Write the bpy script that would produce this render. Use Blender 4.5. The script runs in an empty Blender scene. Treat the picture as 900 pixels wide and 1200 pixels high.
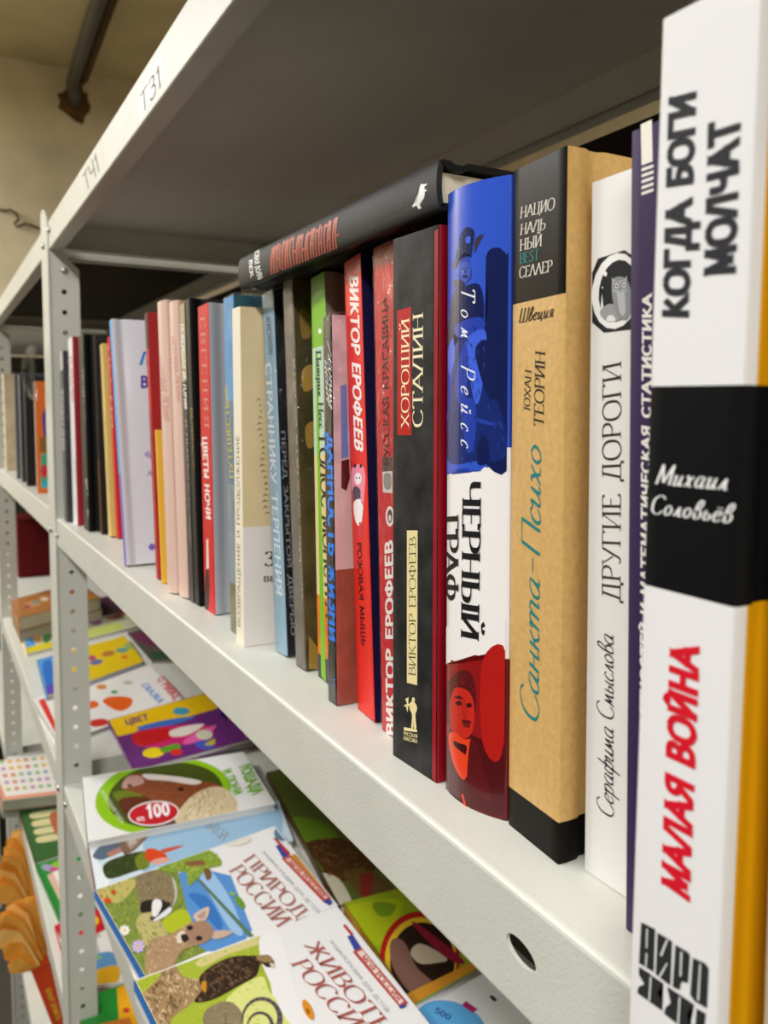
import bpy, bmesh, math, random
from mathutils import Vector, Matrix
from math import sin, cos, pi, radians
random.seed(7)
SC = bpy.context.scene
COL = SC.collection

# ------------------------------------------------------------------ camera, world, lights, exposure
# axes: x runs along the shelf towards the viewer, y into the shelf, z up; origin on the front edge of the middle shelf
FPX, PX, PY = 960.0, 450.0, 551.0
AX = Vector((0.4859259, 0.87400001, 0.0))
AY = Vector((0.059946, -0.03332873, -0.99764506))
AZ = Vector((-0.8719418, 0.48478157, -0.0685881))
CAM = Vector((0.0, -0.1387, 0.1324))
cd = bpy.data.cameras.new('camera'); cam = bpy.data.objects.new('camera', cd); COL.objects.link(cam)
m = Matrix((( AX.x, -AY.x, -AZ.x, CAM.x), (AX.y, -AY.y, -AZ.y, CAM.y), (AX.z, -AY.z, -AZ.z, CAM.z), (0, 0, 0, 1)))
cam.matrix_world = m
cd.sensor_fit = 'HORIZONTAL'; cd.sensor_width = 36.0; cd.lens = FPX / 900 * 36
cd.shift_y = -(600 - PY) / 900
cd.clip_start = 0.01; cd.clip_end = 50
cd.dof.use_dof = True; cd.dof.focus_distance = 0.31; cd.dof.aperture_fstop = 24
SC.camera = cam
SC.view_settings.view_transform = 'Standard'; SC.view_settings.look = 'None'
SC.view_settings.exposure = -0.06; SC.view_settings.gamma = 1.0; SC.view_settings.use_curve_mapping = False
w = bpy.data.worlds.new('world'); SC.world = w; w.use_nodes = True
w.node_tree.nodes['Background'].inputs[0].default_value = (0.9, 0.95, 1.0, 1)
w.node_tree.nodes['Background'].inputs[1].default_value = 0.025
CEIL, FLOOR = 1.35, -1.62
def area_light(name, loc, sx, sy, power, col=(1.0, 0.995, 0.99)):
    l = bpy.data.lights.new(name, 'AREA'); l.shape = 'RECTANGLE'; l.size = sx; l.size_y = sy; l.energy = power; l.color = col
    o = bpy.data.objects.new(name, l); COL.objects.link(o); o.location = loc
    return o
area_light('ceiling_tube_light', (-0.5, -0.95, CEIL - 0.09), 1.2, 0.18, 22)
area_light('ceiling_tube_light', (1.1, -0.85, CEIL - 0.09), 1.2, 0.18, 44)
area_light('ceiling_tube_light', (-2.6, -1.35, CEIL - 0.12), 0.9, 0.18, 62)

def ray(u, v):
    return AX * ((u - PX) / FPX) + AY * ((v - PY) / FPX) + AZ
def onz(p, z):
    d = ray(*p); t = (z - CAM.z) / d.z; return CAM + d * t
def ony(p, y):
    d = ray(*p); t = (y - CAM.y) / d.y; return CAM + d * t

# ------------------------------------------------------------------ helpers
def lin(h):
    h = h.lstrip('#'); c = [int(h[i:i+2], 16) / 255 for i in (0, 2, 4)]
    return tuple((x / 12.92 if x <= 0.04045 else ((x + 0.055) / 1.055) ** 2.4) for x in c) + (1,)
MATS = {}
def mat(h, rough=0.5, spec=0.16, bump=0.0, bscale=400, var=0.0, vscale=60, stretch=None, metallic=0, coat=0.0, key=''):
    k = (h, rough, spec, bump, bscale, var, vscale, stretch, metallic, coat)
    if k in MATS: return MATS[k]
    mt = bpy.data.materials.new('paint_' + h.strip('#')); mt.use_nodes = True
    nt = mt.node_tree; b = nt.nodes['Principled BSDF']
    b.inputs['Base Color'].default_value = lin(h); b.inputs['Roughness'].default_value = rough
    b.inputs['Specular IOR Level'].default_value = spec; b.inputs['Metallic'].default_value = metallic
    b.inputs['Coat Weight'].default_value = coat; b.inputs['Coat Roughness'].default_value = 0.12
    if bump or var:
        tc = nt.nodes.new('ShaderNodeTexCoord'); mp = nt.nodes.new('ShaderNodeMapping')
        nt.links.new(tc.outputs['Object'], mp.inputs[0])
        if stretch: mp.inputs['Scale'].default_value = stretch
    if bump:
        n = nt.nodes.new('ShaderNodeTexNoise'); n.inputs['Scale'].default_value = bscale; n.inputs['Detail'].default_value = 3
        nt.links.new(mp.outputs[0], n.inputs['Vector'])
        bp = nt.nodes.new('ShaderNodeBump'); bp.inputs['Strength'].default_value = bump; bp.inputs['Distance'].default_value = 0.0006
        nt.links.new(n.outputs['Fac'], bp.inputs['Height']); nt.links.new(bp.outputs[0], b.inputs['Normal'])
    if var:
        n = nt.nodes.new('ShaderNodeTexNoise'); n.inputs['Scale'].default_value = vscale; n.inputs['Detail'].default_value = 5
        nt.links.new(mp.outputs[0], n.inputs['Vector'])
        cr = nt.nodes.new('ShaderNodeValToRGB'); c = lin(h)
        cr.color_ramp.elements[0].position = 0.3; cr.color_ramp.elements[1].position = 0.7
        cr.color_ramp.elements[0].color = tuple(x * (1 - var) for x in c[:3]) + (1,)
        cr.color_ramp.elements[1].color = tuple(min(1, x * (1 + var) + 0.02 * var) for x in c[:3]) + (1,)
        nt.links.new(n.outputs['Fac'], cr.inputs[0]); nt.links.new(cr.outputs[0], b.inputs['Base Color'])
    MATS[k] = mt
    return mt
def film_mat(base=0.03, key='film'):
    if key in MATS: return MATS[key]
    mt = bpy.data.materials.new('shrink_film'); mt.use_nodes = True; nt = mt.node_tree
    for n in list(nt.nodes): nt.nodes.remove(n)
    out = nt.nodes.new('ShaderNodeOutputMaterial'); mx = nt.nodes.new('ShaderNodeMixShader')
    tr = nt.nodes.new('ShaderNodeBsdfTransparent'); gl = nt.nodes.new('ShaderNodeBsdfGlossy')
    gl.inputs['Roughness'].default_value = 0.07; tr.inputs[0].default_value = (1, 1, 1, 1)
    fr = nt.nodes.new('ShaderNodeLayerWeight'); fr.inputs[0].default_value = 0.35
    mul = nt.nodes.new('ShaderNodeMath'); mul.operation = 'MULTIPLY_ADD'; mul.inputs[1].default_value = 0.15; mul.inputs[2].default_value = base
    tc = nt.nodes.new('ShaderNodeTexCoord'); mp = nt.nodes.new('ShaderNodeMapping'); mp.inputs['Scale'].default_value = (1, 1, 0.35)
    n = nt.nodes.new('ShaderNodeTexNoise'); n.inputs['Scale'].default_value = 170; n.inputs['Detail'].default_value = 3; n.inputs['Distortion'].default_value = 1.5
    bp = nt.nodes.new('ShaderNodeBump'); bp.inputs['Strength'].default_value = 0.9; bp.inputs['Distance'].default_value = 0.003
    L = nt.links.new
    L(tc.outputs['Object'], mp.inputs[0]); L(mp.outputs[0], n.inputs['Vector']); L(n.outputs['Fac'], bp.inputs['Height'])
    L(bp.outputs[0], gl.inputs['Normal']); L(bp.outputs[0], fr.inputs['Normal']); L(fr.outputs[1], mul.inputs[0])
    L(mul.outputs[0], mx.inputs[0]); L(tr.outputs[0], mx.inputs[1]); L(gl.outputs[0], mx.inputs[2]); L(mx.outputs[0], out.inputs[0])
    MATS[key] = mt
    return mt

def link_mesh(name, verts, faces, mats, parent=None, fm=None, smooth=False, M=None):
    me = bpy.data.meshes.new(name); me.from_pydata([tuple(v) for v in verts], [], faces)
    if not isinstance(mats, (list, tuple)): mats = [mats]
    for q in mats: me.materials.append(q)
    if fm:
        for p, i in zip(me.polygons, fm): p.material_index = i
    if smooth:
        for p in me.polygons: p.use_smooth = True
    me.update()
    o = bpy.data.objects.new(name, me); COL.objects.link(o)
    if parent is not None: o.parent = parent
    if M is not None: o.matrix_local = M
    return o
def box_vf(x0, x1, y0, y1, z0, z1, vs, fs):
    b = len(vs)
    vs += [(x0, y0, z0), (x1, y0, z0), (x1, y1, z0), (x0, y1, z0), (x0, y0, z1), (x1, y0, z1), (x1, y1, z1), (x0, y1, z1)]
    fs += [tuple(b + i for i in f) for f in ((0, 3, 2, 1), (4, 5, 6, 7), (0, 1, 5, 4), (1, 2, 6, 5), (2, 3, 7, 6), (3, 0, 4, 7))]
def box(name, b, mt, parent=None, bevel=0):
    vs, fs = [], []; box_vf(*b, vs, fs); o = link_mesh(name, vs, fs, mt, parent)
    if bevel:
        md = o.modifiers.new('bevel', 'BEVEL'); md.width = bevel; md.segments = 3; md.limit_method = 'ANGLE'
        for p in o.data.polygons: p.use_smooth = True
    return o
def prop(o, label=None, cat=None, group=None, kind=None):
    if label: o['label'] = label
    if cat: o['category'] = cat
    if group: o['group'] = group
    if kind: o['kind'] = kind
    return o
def empty(name, label, cat, M=None, group=None):
    o = bpy.data.objects.new(name, None); o.empty_display_size = 0.02; COL.objects.link(o)
    if M is not None: o.matrix_world = M
    return prop(o, label, cat, group)
def lathe(name, prof, seg, mt, parent=None, M=None, smooth=True):
    vs, fs = [], []
    for r, z in prof:
        for k in range(seg): vs.append((r * cos(2 * pi * k / seg), r * sin(2 * pi * k / seg), z))
    for i in range(len(prof) - 1):
        for k in range(seg):
            a, b = i * seg + k, i * seg + (k + 1) % seg
            fs.append((a, b, b + seg, a + seg))
    fs.append(tuple(range((len(prof) - 1) * seg, len(prof) * seg))); fs.append(tuple(reversed(range(seg))))
    return link_mesh(name, vs, fs, mt, parent, smooth=smooth, M=M)
def tube(name, pts, r, mt, parent=None, seg=10):
    vs, fs = [], []; pts = [Vector(p) for p in pts]
    for i, p in enumerate(pts):
        t = (pts[min(i + 1, len(pts) - 1)] - pts[max(i - 1, 0)]).normalized()
        a = t.orthogonal().normalized() if i == 0 else (pa - t * pa.dot(t)).normalized()
        pa = a; b = t.cross(a)
        for k in range(seg): vs.append(p + (a * cos(2 * pi * k / seg) + b * sin(2 * pi * k / seg)) * r)
    for i in range(len(pts) - 1):
        for k in range(seg):
            x, y = i * seg + k, i * seg + (k + 1) % seg; fs.append((x, y, y + seg, x + seg))
    fs.append(tuple(reversed(range(seg)))); fs.append(tuple(range((len(pts) - 1) * seg, len(pts) * seg)))
    return link_mesh(name, vs, fs, mt, parent, smooth=True)
def plate_mesh(outer, holes, thick):
    """flat plate in its own XY plane, real holes, real thickness"""
    cu = bpy.data.curves.new('plate', 'CURVE'); cu.dimensions = '2D'; cu.fill_mode = 'BOTH'; cu.extrude = thick / 2
    for loop in [outer] + holes:
        s = cu.splines.new('POLY'); s.points.add(len(loop) - 1); s.use_cyclic_u = True
        for q, p in zip(s.points, loop): q.co = (p[0], p[1], 0, 1)
    o = bpy.data.objects.new('plate', cu)
    COL.objects.link(o); dg = bpy.context.evaluated_depsgraph_get()
    me = bpy.data.meshes.new_from_object(o.evaluated_get(dg)); bpy.data.objects.remove(o); bpy.data.curves.remove(cu)
    return me
def circ(cx, cy, rx, ry=None, n=14, rot=0):
    ry = ry or rx
    return [(cx + rx * cos(t) * cos(rot) - ry * sin(t) * sin(rot), cy + rx * cos(t) * sin(rot) + ry * sin(t) * cos(rot)) for t in [2 * pi * k / n for k in range(n)]]

# ------------------------------------------------------------------ lettering
def catmull(pts, n=7, closed=False):
    out = []; P = list(pts); L = len(P)
    rng = range(L) if closed else range(L - 1)
    for i in rng:
        g = (lambda k: P[k % L]) if closed else (lambda k: P[max(0, min(L - 1, k))])
        a, b, c, d = g(i - 1), g(i), g(i + 1), g(i + 2)
        for k in range(n):
            t = k / n
            out.append(tuple(0.5 * (2 * b[j] + (c[j] - a[j]) * t + (2 * a[j] - 5 * b[j] + 4 * c[j] - d[j]) * t * t + (3 * b[j] - a[j] - 3 * c[j] + d[j]) * t ** 3) for j in (0, 1)))
    if not closed: out.append(P[-1])
    return out
# strokes: "~" smooth curve, otherwise straight; first number is the advance width
G = {
'А': '.72|0,0 .34,1|.34,1 .70,0|.12,.36 .58,.36', 'Б': '.6|.1,0 .1,1|.1,1 .54,1|~.1,.56 .36,.56 .56,.46 .58,.28 .5,.07 .3,0 .1,0',
'В': '.62|.1,0 .1,1|~.1,1 .36,1 .52,.9 .5,.68 .34,.54 .1,.53|~.3,.53 .5,.47 .6,.28 .5,.06 .3,0 .1,0', 'Г': '.56|.1,0 .1,1|.1,1 .54,1|.54,1 .54,.86',
'Д': '.74|.14,0 .32,1|.32,1 .6,1|.6,1 .6,0|0,0 .74,0|0,0 0,-.18|.74,0 .74,-.18', 'Е': '.58|.1,0 .1,1|.1,1 .52,1|.1,.53 .44,.53|.1,0 .55,0|.52,1 .52,.87|.55,0 .55,.14',
'Ж': '.95|.47,0 .47,1|.05,0 .4,.53 .08,1|.9,0 .55,.53 .86,1|.4,.53 .55,.53', 'З': '.56|~.05,.86 .2,1 .42,.97 .48,.76 .36,.57 .2,.53|~.2,.53 .42,.5 .54,.3 .42,.04 .18,0 .03,.14',
'И': '.74|.1,0 .1,1|.64,0 .64,1|.12,.04 .62,.96', 'Й': '.74|.1,0 .1,1|.64,0 .64,1|.12,.04 .62,.96|~.24,1.28 .34,1.15 .46,1.18 .52,1.28',
'К': '.68|.1,0 .1,1|.1,.5 .24,.53 .58,1|.24,.53 .64,0', 'Л': '.7|0,0 .3,1|.3,1 .58,1|.58,1 .58,0', 'Λ': '.7|0,0 .34,1|.34,1 .68,0', 'М': '.88|.08,0 .14,1|.14,1 .44,.1|.44,.1 .74,1|.74,1 .8,0',
'Н': '.76|.1,0 .1,1|.64,0 .64,1|.1,.52 .64,.52', 'О': '.82|~.41,1.02 .12,.86 .04,.5 .12,.14 .41,-.02 .7,.14 .78,.5 .7,.86 .41,1.02', 'П': '.74|.1,0 .1,1|.64,0 .64,1|.1,1 .64,1',
'Р': '.58|.1,0 .1,1|~.1,1 .36,1 .54,.88 .54,.62 .36,.48 .1,.47', 'С': '.7|~.64,.84 .5,.99 .3,1 .08,.8 .04,.48 .12,.14 .36,-.02 .54,.04 .66,.2', 'Т': '.68|.34,0 .34,1|.03,1 .65,1|.03,1 .03,.86|.65,1 .65,.86',
'У': '.66|.03,1 .34,.4|~.64,1 .4,.4 .26,.06 .14,0 .05,.06', 'Ф': '.86|.43,-.04 .43,1.04|~.43,.84 .16,.76 .06,.5 .16,.24 .43,.17 .7,.24 .8,.5 .7,.76 .43,.84',
'Х': '.7|.02,1 .64,0|.06,0 .6,1', 'Ц': '.76|.1,0 .1,1|.62,0 .62,1|.1,0 .74,0|.74,0 .74,-.2', 'Ч': '.68|.58,0 .58,1|~.08,1 .08,.6 .2,.46 .4,.46 .58,.54', 'Ш': '1.02|.1,0 .1,1|.51,0 .51,1|.92,0 .92,1|.1,0 .92,0',
'Ы': '.86|.1,0 .1,1|~.1,.56 .36,.56 .52,.46 .54,.26 .46,.07 .28,0 .1,0|.76,0 .76,1', 'Ь': '.6|.1,0 .1,1|~.1,.56 .36,.56 .56,.46 .58,.28 .5,.07 .3,0 .1,0', 'Э': '.66|~.04,.84 .2,1 .4,1 .62,.8 .64,.48 .56,.14 .32,-.02 .12,.04 .02,.16|.26,.52 .62,.52',
'Ю': '1.06|.1,0 .1,1|.1,.52 .34,.52|~.66,1 .42,.86 .34,.5 .42,.14 .66,0 .9,.14 .98,.5 .9,.86 .66,1', 'Я': '.64|.54,0 .54,1|~.54,1 .28,1 .1,.88 .1,.64 .28,.5 .54,.49|.34,.5 .04,0',
'B': '.62|.1,0 .1,1|~.1,1 .36,1 .52,.9 .5,.68 .34,.54 .1,.53|~.3,.53 .5,.47 .6,.28 .5,.06 .3,0 .1,0', 'E': '.58|.1,0 .1,1|.1,1 .52,1|.1,.53 .44,.53|.1,0 .55,0', 'S': '.56|~.48,.88 .34,1 .14,.95 .08,.76 .24,.58 .42,.44 .5,.22 .36,.01 .14,.02 .05,.16', 'T': '.68|.34,0 .34,1|.03,1 .65,1',
'5': '.56|.46,1 .12,1|.12,1 .1,.56|~.1,.56 .3,.62 .5,.46 .5,.2 .34,.0 .16,.01 .04,.14', 'Щ': '1.04|.1,0 .1,1|.51,0 .51,1|.92,0 .92,1|.1,0 1.02,0|1.02,0 1.02,-.2', ' ': '.36', '-': '.5|.06,.38 .4,.38', '!': '.3|.15,.3 .15,1|.13,0 .17,.06', '.': '.2|.08,0 .12,.05', '3': '.56|~.05,.86 .2,1 .42,.97 .48,.76 .36,.57 .2,.53|~.2,.53 .42,.5 .54,.3 .42,.04 .18,0 .03,.14',
'0': '.56|~.28,1 .1,.8 .06,.5 .1,.2 .28,0 .46,.2 .5,.5 .46,.8 .28,1', '1': '.4|.08,.8 .22,1|.22,1 .22,0',
'а': '.5|~.4,.5 .22,.52 .06,.36 .05,.14 .16,0 .3,.1 .4,.48|~.4,.5 .36,.12 .42,0 .5,.06', 'в': '.46|~.04,.3 .3,.6 .36,.86 .24,.96 .12,.72 .08,.3 .1,.06 .22,0 .38,.12 .38,.34 .26,.46 .14,.4',
'г': '.38|~.02,.36 .14,.5 .26,.44 .34,.36 .34,.5|~.3,.44 .1,.2 .12,.02 .28,.02', 'д': '.5|~.4,.5 .22,.52 .06,.36 .05,.14 .16,0 .3,.1 .4,.48|~.4,.48 .36,-.2 .2,-.4 .08,-.28 .2,-.1 .46,.08', 'е': '.42|~.06,.26 .26,.3 .36,.42 .26,.52 .1,.42 .04,.2 .14,0 .28,.02 .4,.12',
'ё': '.42|~.06,.26 .26,.3 .36,.42 .26,.52 .1,.42 .04,.2 .14,0 .28,.02 .4,.12|.14,.66 .17,.7|.3,.66 .33,.7', 'и': '.52|~.0,.38 .1,.5 .1,.3 .08,.06 .18,0 .32,.16 .4,.5|~.4,.5 .37,.12 .42,0 .52,.08', 'й': '.52|~.0,.38 .1,.5 .1,.3 .08,.06 .18,0 .32,.16 .4,.5|~.4,.5 .37,.12 .42,0 .52,.08|~.16,.74 .24,.64 .34,.74',
'к': '.46|.1,.5 .08,0|~.08,.22 .22,.3 .38,.5|~.2,.3 .28,.1 .36,0 .46,.06', 'л': '.46|~.0,.02 .1,.04 .2,.3 .3,.5|~.3,.5 .32,.14 .36,0 .46,.06', 'м': '.6|~.0,.02 .08,.04 .16,.5|~.16,.5 .24,.06|~.24,.06 .42,.5|~.42,.5 .44,.12 .48,0 .58,.06',
'н': '.52|.1,.5 .08,0|.1,.26 .38,.28|~.4,.5 .38,.12 .42,0 .52,.08', 'о': '.44|~.22,.52 .07,.4 .05,.16 .18,-.01 .34,.1 .38,.34 .22,.52', 'п': '.52|~.0,.4 .1,.5 .1,.2 .08,0|~.1,.3 .26,.5 .38,.46 .38,.2 .4,.02 .5,.06',
'р': '.5|~.0,.4 .12,.5 .1,.1 .06,-.36|~.1,.3 .24,.52 .38,.46 .4,.2 .28,.0 .1,.06', 'с': '.38|~.34,.42 .24,.52 .1,.42 .04,.2 .12,0 .26,.02 .36,.12', 'т': '.74|~.0,.4 .1,.5 .1,.2 .08,0|~.1,.3 .22,.5 .34,.46 .34,.2 .33,0|~.34,.3 .46,.5 .6,.46 .6,.2 .61,.02 .72,.06',
'у': '.46|~.02,.5 .06,.2 .18,.04 .36,.3|~.38,.5 .3,-.1 .16,-.38 .04,-.3', 'ф': '.64|~.4,.96 .32,.2 .26,-.4|~.32,.4 .16,.52 .06,.3 .1,.06 .24,.06 .34,.3|~.34,.3 .46,.52 .58,.4 .56,.14 .42,0 .3,.12', 'х': '.48|~.04,.46 .12,.5 .22,.26 .3,.02 .44,.04|~.4,.5 .24,.28 .06,0',
'ц': '.54|~.0,.38 .1,.5 .1,.3 .08,.06 .18,0 .32,.16 .4,.5|~.4,.5 .37,.1 .44,0 .5,.02 .46,-.18', 'ш': '.76|~.0,.4 .1,.5 .08,.06 .18,0 .34,.5|~.34,.5 .32,.06 .42,0 .6,.5|~.6,.5 .58,.08 .64,0 .74,.08', 'ь': '.42|~.08,.5 .06,.1 .16,0 .32,.08 .34,.24 .2,.32 .08,.26', 'ы': '.6|~.08,.5 .06,.1 .16,0 .3,.08 .3,.24 .2,.3 .08,.26|~.48,.5 .44,.12 .5,0 .58,.06', 'я': '.46|~.4,.5 .22,.52 .1,.4 .2,.26 .38,.26|~.2,.26 .12,.04 .02,.02|~.4,.5 .36,.12 .4,0 .48,.06',
}
def glyph_strokes(s, serif, W, wthin, slant=0, gap=0.06, outline=False):
    """pen-written letters: wide on uprights, thin on cross strokes; returns verts2d, faces, width"""
    vs, fs = [], []; x = 0.0; sn = [0]
    def ribbon(P, W=W, wt=wthin):
        b = len(vs); n = len(P); sn[0] += 1
        for i, p in enumerate(P):
            q0, q1 = P[max(i - 1, 0)], P[min(i + 1, n - 1)]
            dx, dy = q1[0] - q0[0], q1[1] - q0[1]; L = math.hypot(dx, dy) or 1e-6; dx /= L; dy /= L
            hw = 0.5 * math.sqrt((W * dy) ** 2 + (wt * dx) ** 2)
            if serif is False and n > 5: hw *= 0.75 + 0.25 * sin(pi * min(1, max(0, i / (n - 1))))
            vs.append((p[0] - dy * hw, p[1] + dx * hw, sn[0] % 6)); vs.append((p[0] + dy * hw, p[1] - dx * hw, sn[0] % 6))
        for i in range(n - 1): fs.append((b + 2 * i, b + 2 * i + 1, b + 2 * i + 3, b + 2 * i + 2))
    for ch in s:
        g = G.get(ch, G[' ']).split('|'); adv = float(g[0])
        for st in g[1:]:
            sm = st.startswith('~'); P = [tuple(float(a) for a in q.split(',')) for q in st.strip('~').split()]
            P = [(px + x, py) for px, py in P]
            raw = P
            if sm: P = catmull(P, 6)
            if outline:
                ribbon(P, wthin, wthin); d = 0.055
                if abs(raw[0][0] - raw[-1][0]) < 0.3 or sm: ribbon([(a + d, b) for a, b in P], wthin, wthin)
            else: ribbon(P)
            if serif and not sm and len(P) == 2:
                for p, q in ((P[0], P[1]), (P[1], P[0])):
                    if abs(p[1] - q[1]) > 0.5 and min(abs(p[1]), abs(p[1] - 1)) < 0.06:
                        yy = 0.012 if p[1] < .5 else .988
                        ribbon([(p[0] - 0.13, yy), (p[0] + 0.13, yy)])
        x += adv + gap
    vs = [(a + slant * b, b, c) for a, b, c in vs]
    return vs, fs, x - gap
def grotesque(s, w, gap=0.1):
    """plain upright block capitals of even stroke weight w"""
    vs, fs = [], []; x = 0.0; sn = 0; wt = w * .84
    for ch in s:
        g = G.get(ch, G[' ']).split('|'); adv = float(g[0])
        for st in g[1:]:
            sm = st.startswith('~'); P = [tuple(float(a) for a in q.split(',')) for q in st.strip('~').split()]
            low = any(p[1] < -.1 for p in P)
            if not sm and len(P) == 2 and math.dist(P[0], P[1]) < .2 and not low: continue
            P = [(px + x, (wt / 2 + py * (1 - wt)) if py > -.1 else py) for px, py in P]
            if sm: P = catmull(P, 6)
            elif len(P) == 2:
                (ax, ay), (bx, by) = P; L = math.dist(P[0], P[1]) or 1; ux, uy = (bx - ax) / L, (by - ay) / L
                e = wt / 2 if abs(uy) > .5 else (w / 2 if abs(uy) < .1 else 0)
                P = [(ax - ux * e, ay - uy * e), (bx + ux * e, by + uy * e)]
                if abs(uy) > .5: P = [(a, min(max(b, 0 if not low else -1), 1)) for a, b in P]
            sn += 1; b = len(vs); n = len(P)
            for i, p in enumerate(P):
                q0, q1 = P[max(i - 1, 0)], P[min(i + 1, n - 1)]
                dx, dy = q1[0] - q0[0], q1[1] - q0[1]; L = math.hypot(dx, dy) or 1e-6; dx /= L; dy /= L
                if not sm and n == 2 and abs(dy) > .5:      # upright or slanting stem cut flat at the top and foot
                    h = .5 * w / max(abs(dy), .5); vs.append((p[0] - h, p[1], sn % 6)); vs.append((p[0] + h, p[1], sn % 6)); continue
                hw = 0.5 * math.sqrt((w * dy) ** 2 + (wt * dx) ** 2)
                vs.append((p[0] - dy * hw, p[1] + dx * hw, sn % 6)); vs.append((p[0] + dy * hw, p[1] - dx * hw, sn % 6))
            for i in range(n - 1): fs.append((b + 2 * i, b + 2 * i + 1, b + 2 * i + 3, b + 2 * i + 2))
        x += adv + gap
    x0 = min(v[0] for v in vs); x1 = max(v[0] for v in vs)
    return [(a - x0, b, c) for a, b, c in vs], fs, x1 - x0
def letters(s, style):
    if style == 'sans': return grotesque(s, .11)
    if style == 'bold': return grotesque(s, .17, .12)
    if style == 'black': return grotesque(s, .255, .13)
    if style == 'heavy': return grotesque(s, .225, .15)
    if style == 'serif': return glyph_strokes(s, True, 0.115, 0.045)
    if style == 'serifbold': return glyph_strokes(s, True, 0.17, 0.06)
    if style == 'serifthin': return glyph_strokes(s, True, 0.075, 0.035)
    if style == 'wide': return glyph_strokes(s, True, 0.115, 0.05, gap=0.3)
    if style == 'outline': return glyph_strokes(s, True, 0.045, 0.04, outline=True, gap=0.1)
    if style == 'script': return glyph_strokes(s, False, 0.085, 0.035, 0.35, 0.0)
    if style == 'scriptwide': return glyph_strokes(s, False, 0.10, 0.05, 0.3, 0.55)
    if style == 'scriptbold': return glyph_strokes(s, False, 0.14, 0.05, 0.22, 0.08)
    raise ValueError(style)

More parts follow.
